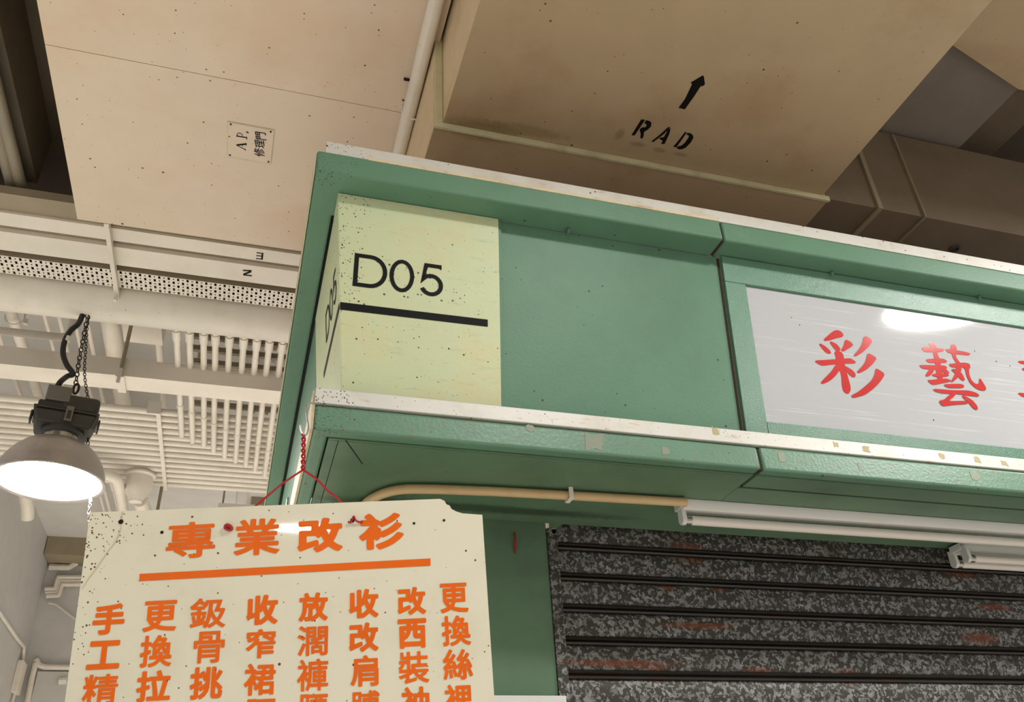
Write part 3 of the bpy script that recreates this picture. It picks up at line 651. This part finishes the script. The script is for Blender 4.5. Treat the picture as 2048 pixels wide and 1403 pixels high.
# ================================================================ RAD DUCT
ZR = 3.45; xr0, xr1, yr = .392, 1.652, 1.664
rd = thing('air_duct', (1.0, .7, 3.94), 'cream rectangular air duct stencilled RAD with black arrow', 'duct')
MB().box(xr0, xr1, .5, yr, ZR, ZR+.003).build('bottom_panel', m_duct, rd)
MB().box(xr0, xr0+.003, .5, yr, ZR+.0035, ZR+.55).build('side_panel', m_duct_side, rd)
MB().box(xr1-.003, xr1, .5, yr, ZR+.0035, ZR+.5).build('side_panel', m_duct_side, rd)
RO = (1220, 130, 7.0136); fr_ = lambda x, y: atz(x, y, ZR-.0006)
ARROW = [(960,600),(1050,480),(1150,270),(1130,245),(1300,145),(1318,160),(1332,270),(1310,292),(1270,300),(1180,440),(1050,622)]
RADL = [[(437,762),(493,768),(345,988),(300,985)],
 [(505,772),(560,785),(582,810),(575,860),(540,900),(480,935),(470,1000),(455,1032),(425,1025),(432,960),(415,905),(445,875),(500,870),(515,840),(505,825),(480,820)],
 [(820,867),(848,878),(740,980),(605,1082),(580,1070),(700,975)],
 [(850,888),(835,960),(765,1108),(710,1105),(735,1075),(730,1055),(700,1040),(685,1030),(715,1015),(755,1012),(790,950),(810,912)],
 [(1055,935),(1078,945),(930,1155),(888,1145),(950,1070)],
 [(1085,950),(1130,955),(1165,985),(1170,1020),(1130,1090),(1060,1160),(1000,1183),(960,1180),(935,1165),(950,1140),(1000,1130),(1050,1090),(1100,1020),(1105,990),(1070,975)]]
MB().poly([fr_(x, y) for x, y in z2p(ARROW, RO)]).build('arrow', m_black, rd, recalc=False)
mb = MB()
for P in RADL: mb.poly([fr_(x, y) for x, y in z2p(P, RO)])
mb.build('lettering', m_black, rd, recalc=False, label='black stencilled RAD')
# cross duct behind it: dropped collar, flanges
x2 = [atz(a, b, ZR-.016).x for a, b in ((869.5, 256), (1653, 405))]
cdx = thing('air_duct', (1.6, 2.0, 3.96), 'wide brown duct crossing behind the stencilled duct above the stall', 'duct')
MB().box(x2[0], x2[1], yr+.004, 2.6, ZR-.016, ZR+.5).build('collar', m_duct, cdx)
MB().box(x2[0]-.002, x2[1]+.004, yr-.006, yr+.0035, ZR-.020, ZR-.0005).build('flange', m_flange, cdx, bevel=.001)
MB().box(x2[0]-.002, xr0-.0008, yr-.006, yr+.0035, ZR-.0002, ZR+.5).build('flange', m_flange, cdx, bevel=.001)
MB().box(x2[0]-.0035, x2[0]-.0005, yr+.004, 2.6, ZR-.014, ZR+.5).build('side_panel', m_duct_side, cdx)
topz = aty(1919, 297, yr+.004).z
MB().box(x2[1]+.005, 4.6, yr+.006, 2.6, ZR, topz).build('duct_body', m_duct_dim, cdx)
for (x, y), w, mt in (((1740, 360), .017, m_shade), ((1817, 350), .005, m_shade)):
    c = aty(x, y, yr); MB().box(c.x-w/2, c.x+w/2, yr-.004, yr+.0055, ZR-.0005, topz-.01).box(c.x-w/2, c.x+w/2, yr-.004, 2.6, ZR-.008, ZR-.0007).build('flange', mt, cdx)
c = atz(1908, 497, ZR-.001)
mb = MB(); mb.lathe((c.x, c.y, ZR-.0005), [(.0, -.004), (.008, -.004), (.009, -.001), (.012, -.001), (.013, -.006), (.017, -.006), (.019, 0)], 24)
mb.build('sprinkler_head', m_gear, smooth=True, label='small round sprinkler rose under the dark duct at far right', cat='sprinkler')
hd3 = thing('air_duct', (2.9, 1.0, 4.4), 'dark upper duct strip at the far right picture edge', 'duct')
zg = topz+.03; xg2 = atz(2016, 280, zg+.2).x; xg1 = atz(2035, 178, zg).x
MB().box(xg1+.01, xg2, -.4, yr+.9, zg+.2, zg+.3).build('duct_body', m_duct_dim, hd3)
MB().box(1.7, 6.0, -.6, 3.4, 4.3, 4.59).build('trim_4', m_concrete, kind='structure')  # high slab, near-black shade put into its concrete colour
# higher ducts at the far right
hd = thing('air_duct', (2.3, 1.1, 4.1), 'plain grey duct high above, right of the stencilled duct', 'duct')
zg = topz+.03
gx = atz(2035, 178, zg).x
MB().box(1.66, gx, -.4, yr+.3, zg, zg+.3).build('duct_body', m_duct_grey, hd)
MB().box(gx+.001, gx+.004, -.4, yr+.3, zg+.01, zg+.3).build('side_panel', m_shade, hd)
hd2 = thing('air_duct', (2.8, .6, 3.9), 'tan duct corner at the top right edge with slanted end', 'duct')
zt2 = zg-.06
P = [atz(1900, 87, zt2), atz(2037, 178.5, zt2), atz(2052, 181, zt2), atz(2300, 240, zt2), atz(2300, -300, zt2), atz(1900, -300, zt2)]
MB().prism(P, (0, 0, .05)).build('duct_body', m_duct, hd2)

# ================================================================ CABLE TRUNKINGS, TRAY, BIG PIPE
XA, XB = -1.8, 1.4; ZK = 3.9
def Yat(x, y, z=ZK): return atz(x, y, z).y
tr = thing('cable_trunking', (-.2, 2.6, ZK), 'cream cable trunking marked E, first beyond the ceiling soffit', 'trunking', 'cable trunkings')
MB().box(XA, XB, Yat(0, 424), Yat(0, 449.6), ZK, ZK+.06).build('trunking_body', m_trunk, tr)
MB().box(XA, XB, Yat(0, 390), Yat(0, 424)-.002, ZK+.012, ZK+.05).build('shaded_side_band', m_shade, tr)  # olive band painting the shaded near side of the trunking
mb = MB(); f_ = lambda x, y: atz(x, y, ZK-.0008); zo2 = (0, 380, 3.189)
for P, w in (([(1632, 402), (1632+2, 438)], 0),): pass
def zq(pts, w):
    for qd in stroke(pts, w): mb.poly([f_(zo2[0]+a/zo2[2], zo2[1]+b/zo2[2]) for a, b in qd])
zq([(1675, 400), (1670, 444)], 12); zq([(1636, 399), (1670, 404)], 6); zq([(1634, 418), (1670, 421)], 6); zq([(1632, 436), (1668, 440)], 6)
mb.build('lettering', m_black, tr, recalc=False)
tr2 = thing('cable_trunking', (-.2, 2.7, ZK), 'cream cable trunking marked N, beside the perforated tray', 'trunking', 'cable trunkings')
MB().box(XA, XB, Yat(0, 462), Yat(0, 499), ZK, ZK+.06).build('trunking_body', m_trunk, tr2)
mb = MB(); zq([(1549, 512), (1604, 514)], 8); zq([(1551, 540), (1606, 546)], 8); zq([(1552, 538), (1602, 518)], 12)
mb.build('lettering', m_black, tr2, recalc=False)
MB().box(XA, XB, Yat(0, 449.6)+.002, Yat(0, 462)-.002, ZK+.02, ZK+.05).build('gap_shade_strip', m_shade, tr)  # shade of the gap put into a strip of olive
# perforated tray: real slots
pt = thing('cable_tray', (-.2, 2.84, ZK), 'perforated cream cable tray between trunking and large pipe', 'tray')
ty0, ty1 = Yat(0, 510), Yat(0, 545); zt_ = ZK
mb = MB(); pitch = .0385; rows = 5; rh = (ty1-ty0)/rows; nx = int((.35-XA)/pitch)
for i in range(nx):
    for j in range(rows):
        x0 = XA+i*pitch; x1 = x0+pitch; ya = ty0+j*rh; yb = ya+rh
        for (c0, c1, hw) in ((x0, x0+pitch/2, .0046 if (j % 2) else .0030), (x0+pitch/2, x1, .0048 if not (j % 2) else .0028)):
            cx = (c0+c1)/2; hh = rh*(.36 if hw > .003 else .14); cy = (ya+yb)/2
            mb.add([(c0, ya, zt_), (c1, ya, zt_), (c1, yb, zt_), (c0, yb, zt_), (cx-hw, cy-hh, zt_), (cx+hw, cy-hh, zt_), (cx+hw, cy+hh, zt_), (cx-hw, cy+hh, zt_)],
                   [(0, 1, 5, 4), (1, 2, 6, 5), (2, 3, 7, 6), (3, 0, 4, 7)])
mb.build('perforated_sheet', m_trunk, pt, recalc=False)
MB().box(XA, .35, ty0-.003, ty0-.0005, zt_-.001, zt_+.05).box(XA, .35, ty1+.0005, ty1+.003, zt_-.001, zt_+.05).build('side_flange', m_shade, pt)
MB().box(XA, .35, ty0-.002, ty1+.002, zt_+.03, zt_+.034).build('tray_shade_sheet', m_dark, pt)  # near-black sheet standing for the unlit inside of the tray
# hanger bars under the trunkings, running away from the viewer
mb = MB(); a = atz(213, 447, ZK-.012); b = atz(234, 592, ZK-.012)
mb.box(a.x-.010, a.x+.010, a.y, b.y-.02, ZK-.014, ZK-.001).box(a.x+.0102, a.x+.0125, a.y, b.y-.004, ZK-.03, ZK-.001).box(a.x-.006, a.x+.006, b.y-.028, b.y-.012, ZK-.05, ZK-.015)
mb.build('hanger_bar', m_trunk, label='slotted cream hanger bar crossing under the trunkings', cat='bracket')
yb0, yb1 = Yat(0, 545), Yat(0, 610); yc_ = (yb0+yb1)/2+.016
q_ = MB().tube([(XA, yc_+.005, ZK+.06), (XB, yc_+.005, ZK+.07)], .134, 40).build('pipe', m_pipe, smooth=True, label='large round cream pipe running across above the lamp', cat='pipe')
# second beam
ZB2 = 3.95; by0, by1 = Yat(0, 738, ZB2), Yat(0, 757, ZB2)
by0 = atz(98, 736.5, ZB2).y; by1 = atz(98, 765, ZB2).y
o = MB().box(XA, 1.4, by0, by1, ZB2, ZB2+.105).build('steel_beam', m_trunk, label='square cream beam behind the lamp chains, under the conduits', cat='beam')
c = atz(242, 765, ZB2-.006)
MB().box(c.x-.02, c.x+.02, by0-.01, by1+.012, ZB2-.012, ZB2-.001).box(c.x-.008, c.x+.008, by0-.03, by0-.0105, ZB2-.06, ZB2+.03).build('beam_clamp', m_pipe, label='small clamp under the square beam where the hanger rod ends', cat='clamp')
MB().tube([(c.x, by0-.015, ZB2+.031), (c.x, by0-.015, ZC-.001)], .010, 8).build('hanger_rod', m_shade, smooth=True, label='square-section rod hanging from ceiling to the clamp', cat='rod')

# ================================================================ CONDUIT BANK
ZQ = 4.1; NB = 14
ybk = [atz(60, 800+i*(948-800)/(NB-1), ZQ).y for i in range(NB)]
ybk = [ybk[0]+(ybk[-1]-ybk[0])*i/(NB-1) for i in range(NB)]
xe = atz(530, 950, ZQ).x+.12
PX = [(355, 812), (380, 828), (404, 838), (428, 850), (451, 862), (474, 873), (496, 884), (519, 894), (541, 905)]
first = None
for i, y in enumerate(ybk):
    r = .0215
    ORD = ('nearest', 'second', 'third', 'fourth', 'fifth', 'sixth', 'seventh', 'eighth', 'ninth', 'tenth', 'eleventh', 'twelfth', 'thirteenth', 'farthest')
    L = 'white conduit, %s of the fourteen in the parallel bank counted from the square beam' % ORD[i]
    o = MB().tube([(XA+.01, y, ZQ), (xe+.5, y, ZQ)], r, 12).build('conduit', m_pipe, smooth=True, label=L, cat='conduit', group='parallel conduits under the ceiling')
# strap across the bank
sx = atz(322, 860, ZQ).x
mb = MB().box(sx-.012, sx+.012, ybk[0]-.05, ybk[-1]+.05, ZQ-.032, ZQ-.0225)
mb.box(sx-.06, sx+.012, ybk[0]-.07, ybk[0]-.05, ZQ-.05, ZQ+.03)
mb.build('strap', m_pipe, label='flat strap crossing under the bank of conduits', cat='strap')
# drops: run toward the viewer and turn up behind the beam
for i, (px, py0) in enumerate(PX):
    X = atz(px+4, 830, ZQ-.05).x if False else None
    z1 = ZQ-.052
    bot = [(363.5, 872), (385, 884), (408, 893), (427, 903), (449, 914), (471, 923), (491, 932), (510, 940), (529, 951)][i]
    e = atz(bot[0], bot[1], z1)
    top = Vector((e.x, atz(e.x, 775, z1).y, z1)); yk = 3.72
    pts = [Vector((e.x, e.y, ZQ-.02)), Vector((e.x, e.y-.01, z1)), Vector((e.x, yk+.12, z1)), Vector((e.x, yk+.03, z1+.02)), Vector((e.x, yk, z1+.08)), Vector((e.x, yk, ZC-.005))]
    t = thing('conduit_drop', e, 'cream conduit dropping onto the parallel bank, %s of the nine in the comb' % ('leftmost', 'second from left', 'third from left', 'fourth from left', 'middle one', 'sixth from left', 'seventh from left', 'second from right', 'rightmost')[i], 'conduit', 'comb of bent conduits')
    MB().tube(pts[:2]+catmull(pts[2:5], 4)+[pts[5]], .0165, 12).build('pipe_run', m_pipe, t, smooth=True)
    MB().tube([(e.x, yk+.22, z1), (e.x, yk+.13, z1)], .022, 12).build('coupling', m_pipe, t, smooth=True)
    m2 = aty(0, 0, 1)
    yy = atz(bot[0], 860, z1).y-.0
    MB().tube([(e.x, e.y-.42, z1), (e.x, e.y-.39, z1)], .0195, 12).build('coupling', m_pipe, t, smooth=True)
# struts above the comb (dark rails with saddles)
rails_y = []
for k, (yy, zz) in enumerate([(atz(450, q_, 4.25).y, 4.25) for q_ in (682, 707, 733, 815, 838)]):
    rails_y.append(yy); mb = MB().box(-.44, 1.2, yy-.014, yy+.014, zz, zz+.03)
    for i in range(11):
        xx = -.24+i*.085; mb.box(xx-.010, xx+.010, yy-.026, yy+.026, zz-.010, zz-.001)
    mb.build('support_rail', m_shade, label='drab support rail with saddles above the comb, %s from the big round pipe' % ('first', 'second', 'third', 'fourth', 'fifth')[k], cat='rail', group='support rails above the conduits')
for xx, yy, wd in ((-.40, rails_y[0], 'left end of the first'), (-.40, rails_y[2], 'left end of the third'), (.10, rails_y[1], 'middle of the second'), (.12, rails_y[3], 'middle of the fourth')):
    MB().tube([(xx, yy, 4.281), (xx, yy, ZC-.002)], .010, 8).build('threaded_rod', m_flange, smooth=True, label='thin rod from the ceiling to the %s support rail' % wd, cat='rod', group='ceiling rods')

# ================================================================ CEILING PIPES RUNNING AWAY FROM THE VIEWER
def yrun(px, py, wpx, z, y0, y1, label, mat=m_pipe, name='pipe', n=14, group=None):
    c = atz(px, py, z); dist = (c-CAM).dot(FW); r = wpx/2*dist/F_PX
    return MB().tube([(c.x, y0, z-r*0), (c.x, y1, z)], r, n).build(name, mat, smooth=True, label=label, cat='pipe', group=group)
G = 'pipes running away under the ceiling'
yrun(34, 660, 20, 4.35, 3.3, 6.4, 'thick ceiling pipe with ring clamp at the far left', group=G)
yrun(98, 665, 7, 4.40, 3.3, 6.6, 'slim ceiling pipe left of the black lamp cable', group=G)
yrun(126, 665, 8, 4.42, 3.3, 6.6, 'second slim ceiling pipe just left of the lamp cable', group=G)
yrun(160, 690, 7, 4.42, 3.3, 6.9, 'slim ceiling pipe seen between cable and chains', group=G)
yrun(184, 690, 9, 4.42, 3.3, 6.9, 'slim ceiling pipe right of the lamp chains', group=G)
yrun(226, 680, 34, 4.38, 3.3, 7.2, 'widest ceiling pipe near the hanger rod', group=G)
yrun(318, 690, 14, 4.36, 3.3, 6.5, 'medium ceiling pipe left of the comb of conduits', group=G)
yrun(5, 690, 10, 4.40, 3.3, 6.4, 'slim ceiling pipe at the left picture edge', group=G)
c0, c1 = atz(-40, 659, 4.2), atz(128, 675, 4.2)
mb = MB(); mb.tube([(XA, c1.y, 4.2), (c1.x-.03, c1.y, 4.2)]+catmull([(c1.x-.02, c1.y, 4.2), (c1.x+.015, c1.y, 4.215), (c1.x+.025, c1.y, 4.26)], 4)+[(c1.x+.025, c1.y, ZC-.002)], .022, 12)
mb.build('pipe', m_pipe, smooth=True, label='horizontal cream pipe with elbow crossing behind the lamp cable', cat='pipe')
c = atz(30, 633, 4.35)
MB().torus((c.x, c.y, 4.35), (1, 0, 0), (0, 0, 1), .048, .05, .004, 20, 6).box(c.x+.05, c.x+.07, c.y-.01, c.y+.01, 4.31, 4.34).build('pipe_clamp', m_pipe, smooth=True, label='ring clamp around the thick pipe at the far left', cat='clamp')
# light panels and dark joints in the ceiling
for (xa, ya, xb_, yb_) in ((-1.1, 4.5, -.15, 6.2), (-1.1, 6.3, -.15, 8.0), (-.05, 4.5, .9, 6.2), (-.05, 6.3, .9, 8.0), (1.0, 4.5, 1.95, 6.2), (1.0, 6.3, 1.95, 8.0)):
    MB().box(xa, xb_, ya, yb_, ZC-.03, ZC-.001).build('ceiling_panel', m_ceil, label='white ceiling panel with shadow gap round it', cat='panel', group='white ceiling panels')
# duct block near the hanger rod
a = atz(242, 640, 4.3); b = atz(318, 690, 4.3)
MB().box(a.x, b.x+.02, a.y-.3, b.y, 4.3, 4.5).build('junction_box', m_trunk, label='plain cream box on the ceiling right of the hanger rod', cat='box')
# beyond the bank: elbow pipe and round valve body
zE = 3.95
e0, e1, e2, e3 = atz(150, 941, zE), atz(215, 949, zE), atz(238, 975, zE), atz(254, 1060, zE)
MB().tube([Vector((e0.x-.3, e0.y, zE)), e0]+catmull([e1, atz(232, 957, zE), e2], 5)+[e3], .035, 14).build('pipe', m_pipe, smooth=True, label='thick glossy pipe turning a corner just right of lamp shade', cat='pipe')
vc = atz(278, 968, 4.0)
vt = thing('valve', vc, 'round cream valve body with pipe stub hanging below the conduits', 'valve')
MB().lathe(vc+Vector((0, 0, .072)), [(.0, 0), (.095, 0), (.098, -.015), (.082, -.025), (.088, -.09), (.082, -.13), (.05, -.17), (.04, -.20), (0, -.205)], 28).build('valve_body', m_pipe, vt, smooth=True)
MB().tube([vc+Vector((.02, .02, -.1)), vc+Vector((.06, .5, -.1)), vc+Vector((.06, 1.2, -.1))], .05, 14).build('pipe_stub', m_pipe, vt, smooth=True)
for px, w, wd in ((196, 5, 'left'), (208, 6, 'middle'), (226, 6, 'right')):
    yrun(px, 975, w, 4.45, 6.6, 8.8, '%s of three slim ceiling pipes beyond the conduit bank by the lamp shade' % wd, group='far slim ceiling pipes')
c = atz(313, 985, 4.3); MB().tube([(c.x+.03, c.y, 3.9), (c.x+.03, c.y, ZC-.002)], .012, 8).build('hanger_rod', m_shade, smooth=True, label='dark hanger rod beyond the conduits, right of valve', cat='rod')
# louvred tray end at the right
a = aty(438, 1000, 6.6); b = aty(530, 1012, 6.6)
lt = thing('cable_ladder', a, 'short slotted cable ladder low behind the board wire', 'tray')
MB().box(a.x, b.x+.4, 6.6, 6.63, a.z-.07, a.z-.02).build('side_rail', m_trunk, lt)
MB().box(a.x, b.x+.4, 6.85, 6.88, a.z-.07, a.z-.02).build('side_rail', m_trunk, lt)
for i in range(12): MB().box(a.x+.08+i*.06, a.x+.105+i*.06, 6.632, 6.848, a.z-.06, a.z-.04).build('rung', m_trunk, lt)
MB().tube([(a.x+.03, 6.64, a.z-.019), (a.x+.03, 6.64, ZC-.002)], .008, 6).build('rod', m_shade, lt, smooth=True)
p = aty(521, 983, 7.2); MB().box(p.x-.07, p.x+.3, 7.2, 7.4, p.z-.12, p.z+.10).build('junction_box', m_shade, bevel=.005, label='drab box under the ceiling beside the green stall edge', cat='box')
# ================================================================ PIPES ON THE BACK AND LEFT WALLS
YW = 8.82
def wallpipe(pts, r, label, Y=YW, mat=m_pipe, name='pipe', g='pipes on the back wall'):
    P = [aty(x, y, Y) for x, y in pts]; q = [P[0]]
    for a, b, c in zip(P, P[1:], P[2:]): q += [b.lerp(a, .12), b, b.lerp(c, .12)]
    q.append(P[-1]); return MB().tube(q, r, 8).build(name, mat, smooth=True, label=label, cat='pipe', group=g)
wallpipe([(101, 1123), (130, 1123), (148, 1113), (190, 1114)], .016, 'upper stepped pipe on the back wall')
wallpipe([(99, 1133), (138, 1134), (156, 1122), (195, 1120)], .03, 'thicker stepped pipe just below the upper one')
wallpipe([(90, 1177), (110, 1177), (116, 1154), (195, 1153)], .022, 'first of three nested stepped pipes on the back wall')
wallpipe([(91, 1184), (113, 1184), (120, 1161), (195, 1160)], .016, 'middle of three nested stepped pipes on the back wall')
wallpipe([(93, 1191), (117, 1190), (124, 1168), (195, 1167)], .022, 'lowest of three nested stepped pipes on the back wall')
wallpipe([(97, 1205), (112, 1208), (130, 1222), (150, 1237), (190, 1262)], .010, 'thin conduit sloping down the back wall')
wallpipe([(72, 1318), (78, 1329), (90, 1333), (190, 1335)], .024, 'pipe along the top of the tiled area')
wallpipe([(71, 1325), (64, 1355), (54, 1408)], .024, 'upright pipe left of the tiled area')
wallpipe([(118, 1361), (134, 1360)], .03, 'short tap pipe on the tiles')
MB().box(aty(104, 1095, YW).x, 2, 8.55, 8.855, aty(120, 1108, 8.55).z, ZC-.002).build('trim_2', m_shade, kind='structure')
ta = aty(74, 1340, 8.84); tb_ = aty(180, 1345, 8.84)
ts = .30
for i in range(4):
    for j in range(3):
        x0 = ta.x+i*ts; z1_ = ta.z-j*ts
        MB().box(x0+.012, x0+ts-.012, 8.82, 8.8595, z1_-ts+.012, z1_-.012).build('tile', m_tile, wb)
XW = -1.79
def lw(pts, r, label):
    P = [atx(x, y, XW) for x, y in pts]; q = [P[0]]
    for a, b, c in zip(P, P[1:], P[2:]): q += [b.lerp(a, .1), b, b.lerp(c, .1)]
    q.append(P[-1]); return MB().tube(q, r, 8).build('pipe', m_pipe, smooth=True, label=label, cat='pipe', group='conduits on the left wall')
lw([(-40, 1180), (0, 1226), (33, 1275), (48, 1293), (46, 1315), (40, 1345)], .014, 'conduit sloping down the left wall to the switch box')
lw([(22, 1410), (36, 1364), (40, 1364), (50, 1378), (62, 1384), (66, 1392)], .013, 'looped conduit low on the left wall')
p = atx(37, 1352, XW); MB().box(-1.809, -1.76, p.y-.09, p.y+.09, p.z-.14, p.z+.12).build('switch_box', m_trunk, bevel=.004, label='cream switch box on the left wall at the bottom left', cat='box')
c = aty(55, 1020, 6.5)
MB().tube([(c.x-.12, 5.9, c.z+.5), (c.x, 6.5, c.z), (c.x+.0, 6.55, c.z-.04)], .045, 12).build('pipe', m_pipe, smooth=True, label='stub of capped pipe showing just below the lamp shade', cat='pipe')

# ================================================================ HIGH-BAY LAMPS
def lamp(loc, label, detail, R=.202):
    t = thing('high_bay_lamp', loc, label, 'lamp')
    L = Vector(loc)
    MB().lathe(L, [(R-.012, .006), (R+.002, 0), (R+.004, .008), (R-.004, .018), (R*.97, .044), (R*.90, .082), (R*.78, .122), (R*.62, .155), (R*.45, .172), (.068, .179)], 56).build('reflector', m_dome, t, smooth='full')
    MB().lathe(L+Vector((0, 0, .012)), [(0, 0), (R*.5, 0), (R-.012, 0)], 48).build('diffuser', m_glow, t)
    MB().lathe(L+Vector((0, 0, .0)), [(.0, .174), (.068, .174), (.066, .204), (.0, .205)], 40).build('collar', m_collar, t, smooth=True)
    MB().lathe(L, [(.0, .2055), (.074, .2055), (.082, .215), (.080, .228), (.0, .2285)], 40).build('gear_ring', m_gear, t, smooth=True)
    if not detail:
        MB().lathe(L, [(0, .229), (.09, .229), (.10, .25), (.10, .33), (.08, .35), (0, .352)], 20).build('gear_housing', m_gear, t, smooth=True)
        MB().tube([L+Vector((0, 0, .353)), (L.x, L.y, (4.299 if L.z > 3.2 and L.y > .4 and 1.7 < L.x < 6 else ZC)-.001)], .008, 8).build('suspension_rod', m_chain, t, smooth=True)
    return t
LZ = Vector(CAM)+ray(98, 966).normalized()*3.86
hb = lamp(LZ, 'lit high bay lamp with aluminium dome and black cable, left of stall', True)
z0 = LZ.z
# control gear housing, turned a little, tied to the lamp axis
gx_, gy_ = LZ.x, LZ.y
rz = Matrix.Rotation(math.radians(11), 3, 'Z')
def rbox(mb, cx, cy, cz_, sx, sy, sz, tp=1.0):
    vs = [Vector((gx_, gy_, z0))+rz@Vector((cx+a*sx/2*(tp if c*k_ < 0 else 1), cy+b*sy/2*(tp if c*k_ < 0 else 1), cz_+c*sz/2)) for k_ in (1,) for a in (-1, 1) for b in (-1, 1) for c in (-1, 1)]
    return mb.add(vs, [(0, 1, 3, 2), (4, 6, 7, 5), (0, 4, 5, 1), (2, 3, 7, 6), (0, 2, 6, 4), (1, 5, 7, 3)])
rbox(MB(), 0, 0, .254, .232, .165, .058, .88).build('gear_housing', m_gear, hb, bevel=.010)
rbox(MB(), 0, 0, .288, .242, .172, .008).build('housing_flange', m_gear, hb, bevel=.003)
rbox(MB(), .045, 0, .330, .140, .150, .076).build('gear_cover', m_gear, hb, bevel=.018)
rbox(MB(), -.060, -.0, .309, .10, .14, .034).build('gear_cover', m_gear, hb, bevel=.008)
rbox(MB(), -.045, -.040, .360, .090, .075, .068).build('terminal_box', m_box, hb, bevel=.006)
mb = MB(); rbox(mb, .010, -.092, .268, .028, .010, .066); mb.build('latch', m_box, hb, bevel=.002)
mb = MB(); rbox(mb, .010, -.0985, .262, .014, .003, .036); mb.build('latch', m_gear, hb, bevel=.001)
for q_x in (-.125, .1255): mb = MB(); rbox(mb, q_x, .0, .272, .008, .045, .045); mb.build('latch', m_gear, hb, bevel=.002)
YLp = LZ.y
def lp(x, y, dy=0): return aty(x, y, YLp+dy)
# hook, chains, cable
mb = MB(); h0 = lp(152, 777); mb.torus(h0, (1, 0, 0), (0, 0, 1), .010, .024, .005, 14, 6); mb.build('hook', m_chain, hb, smooth=True)
def chain(pts, link, r, name='chain'):
    P = catmull(pts, 40); mb = MB(); acc = 0; k = 0; last = P[0]
    tot = sum((b-a).length for a, b in zip(P, P[1:])); n = int(tot/(link*.72)); i = 0; cum = [0]
    for a, b in zip(P, P[1:]): cum.append(cum[-1]+(b-a).length)
    for j in range(n+1):
        s_ = tot*j/n
        while i < len(cum)-2 and cum[i+1] < s_: i += 1
        t = (s_-cum[i])/max(cum[i+1]-cum[i], 1e-9); c = P[i].lerp(P[i+1], t); d = (P[i+1]-P[i]).normalized()
        side = d.cross(Vector((0, 1, .2))).normalized(); ot = d.cross(side)
        w = (side+ot*.35).normalized() if j % 2 == 0 else (ot+side*.35).normalized()
        mb.torus(c, w, d, link*.28, link*.46, r, 10, 5)
    return mb
dk = yc_-YLp
chain([lp(152, 765), lp(158, 722), lp(166, 680), lp(173, 645, dk*.8), lp(176, 624, dk)], .027, .0026).build('chain', m_chain, hb, smooth=True)
chain([lp(178, 805), lp(173, 780), lp(169, 740), lp(172, 690), lp(174, 655, dk*.7), lp(179, 624, dk)], .019, .0018).build('safety_chain', m_chain, hb, smooth=True)
chain([lp(174, 858, .02), lp(176, 885, .05), lp(177, 930, .10), lp(180, 990, .10), lp(181, 1003, .0), lp(178, 1022, -.02), lp(178, 1045, -.02)], .020, .0020).build('safety_chain', m_chain, hb, smooth=True)
cb = catmull([lp(115, 772, -.04), lp(122, 762, -.04), lp(135, 752), lp(146, 747), lp(133, 728), lp(126, 705), lp(130, 680), lp(142, 660), lp(156, 648), lp(164, 632, dk*.8), lp(167, 621, dk)], 8)
MB().tube(cb, .0115, 12).build('power_cable', m_cable, hb, smooth=True)
t_ = MB().tube([lp(133, 682), lp(137, 673)], .0122, 12).build('cable_tape', m_pipe, hb, smooth=True)
for (L, rr), w in zip(LAMPS, ('whose reflection sits above the red characters', 'mirrored in the second character of the hanging board', 'added beside the viewer to cast the cornice shadow',
        'added as fill behind the viewer to the left', 'added to brighten the hall, far behind the hanging board', 'added to light the hall from the left beyond the wall end', 'added hall fill, farthest behind the stall', 'added hall fill, just behind the stall')):
    lamp(L, 'lit high bay lamp out of view, '+w, False, rr)
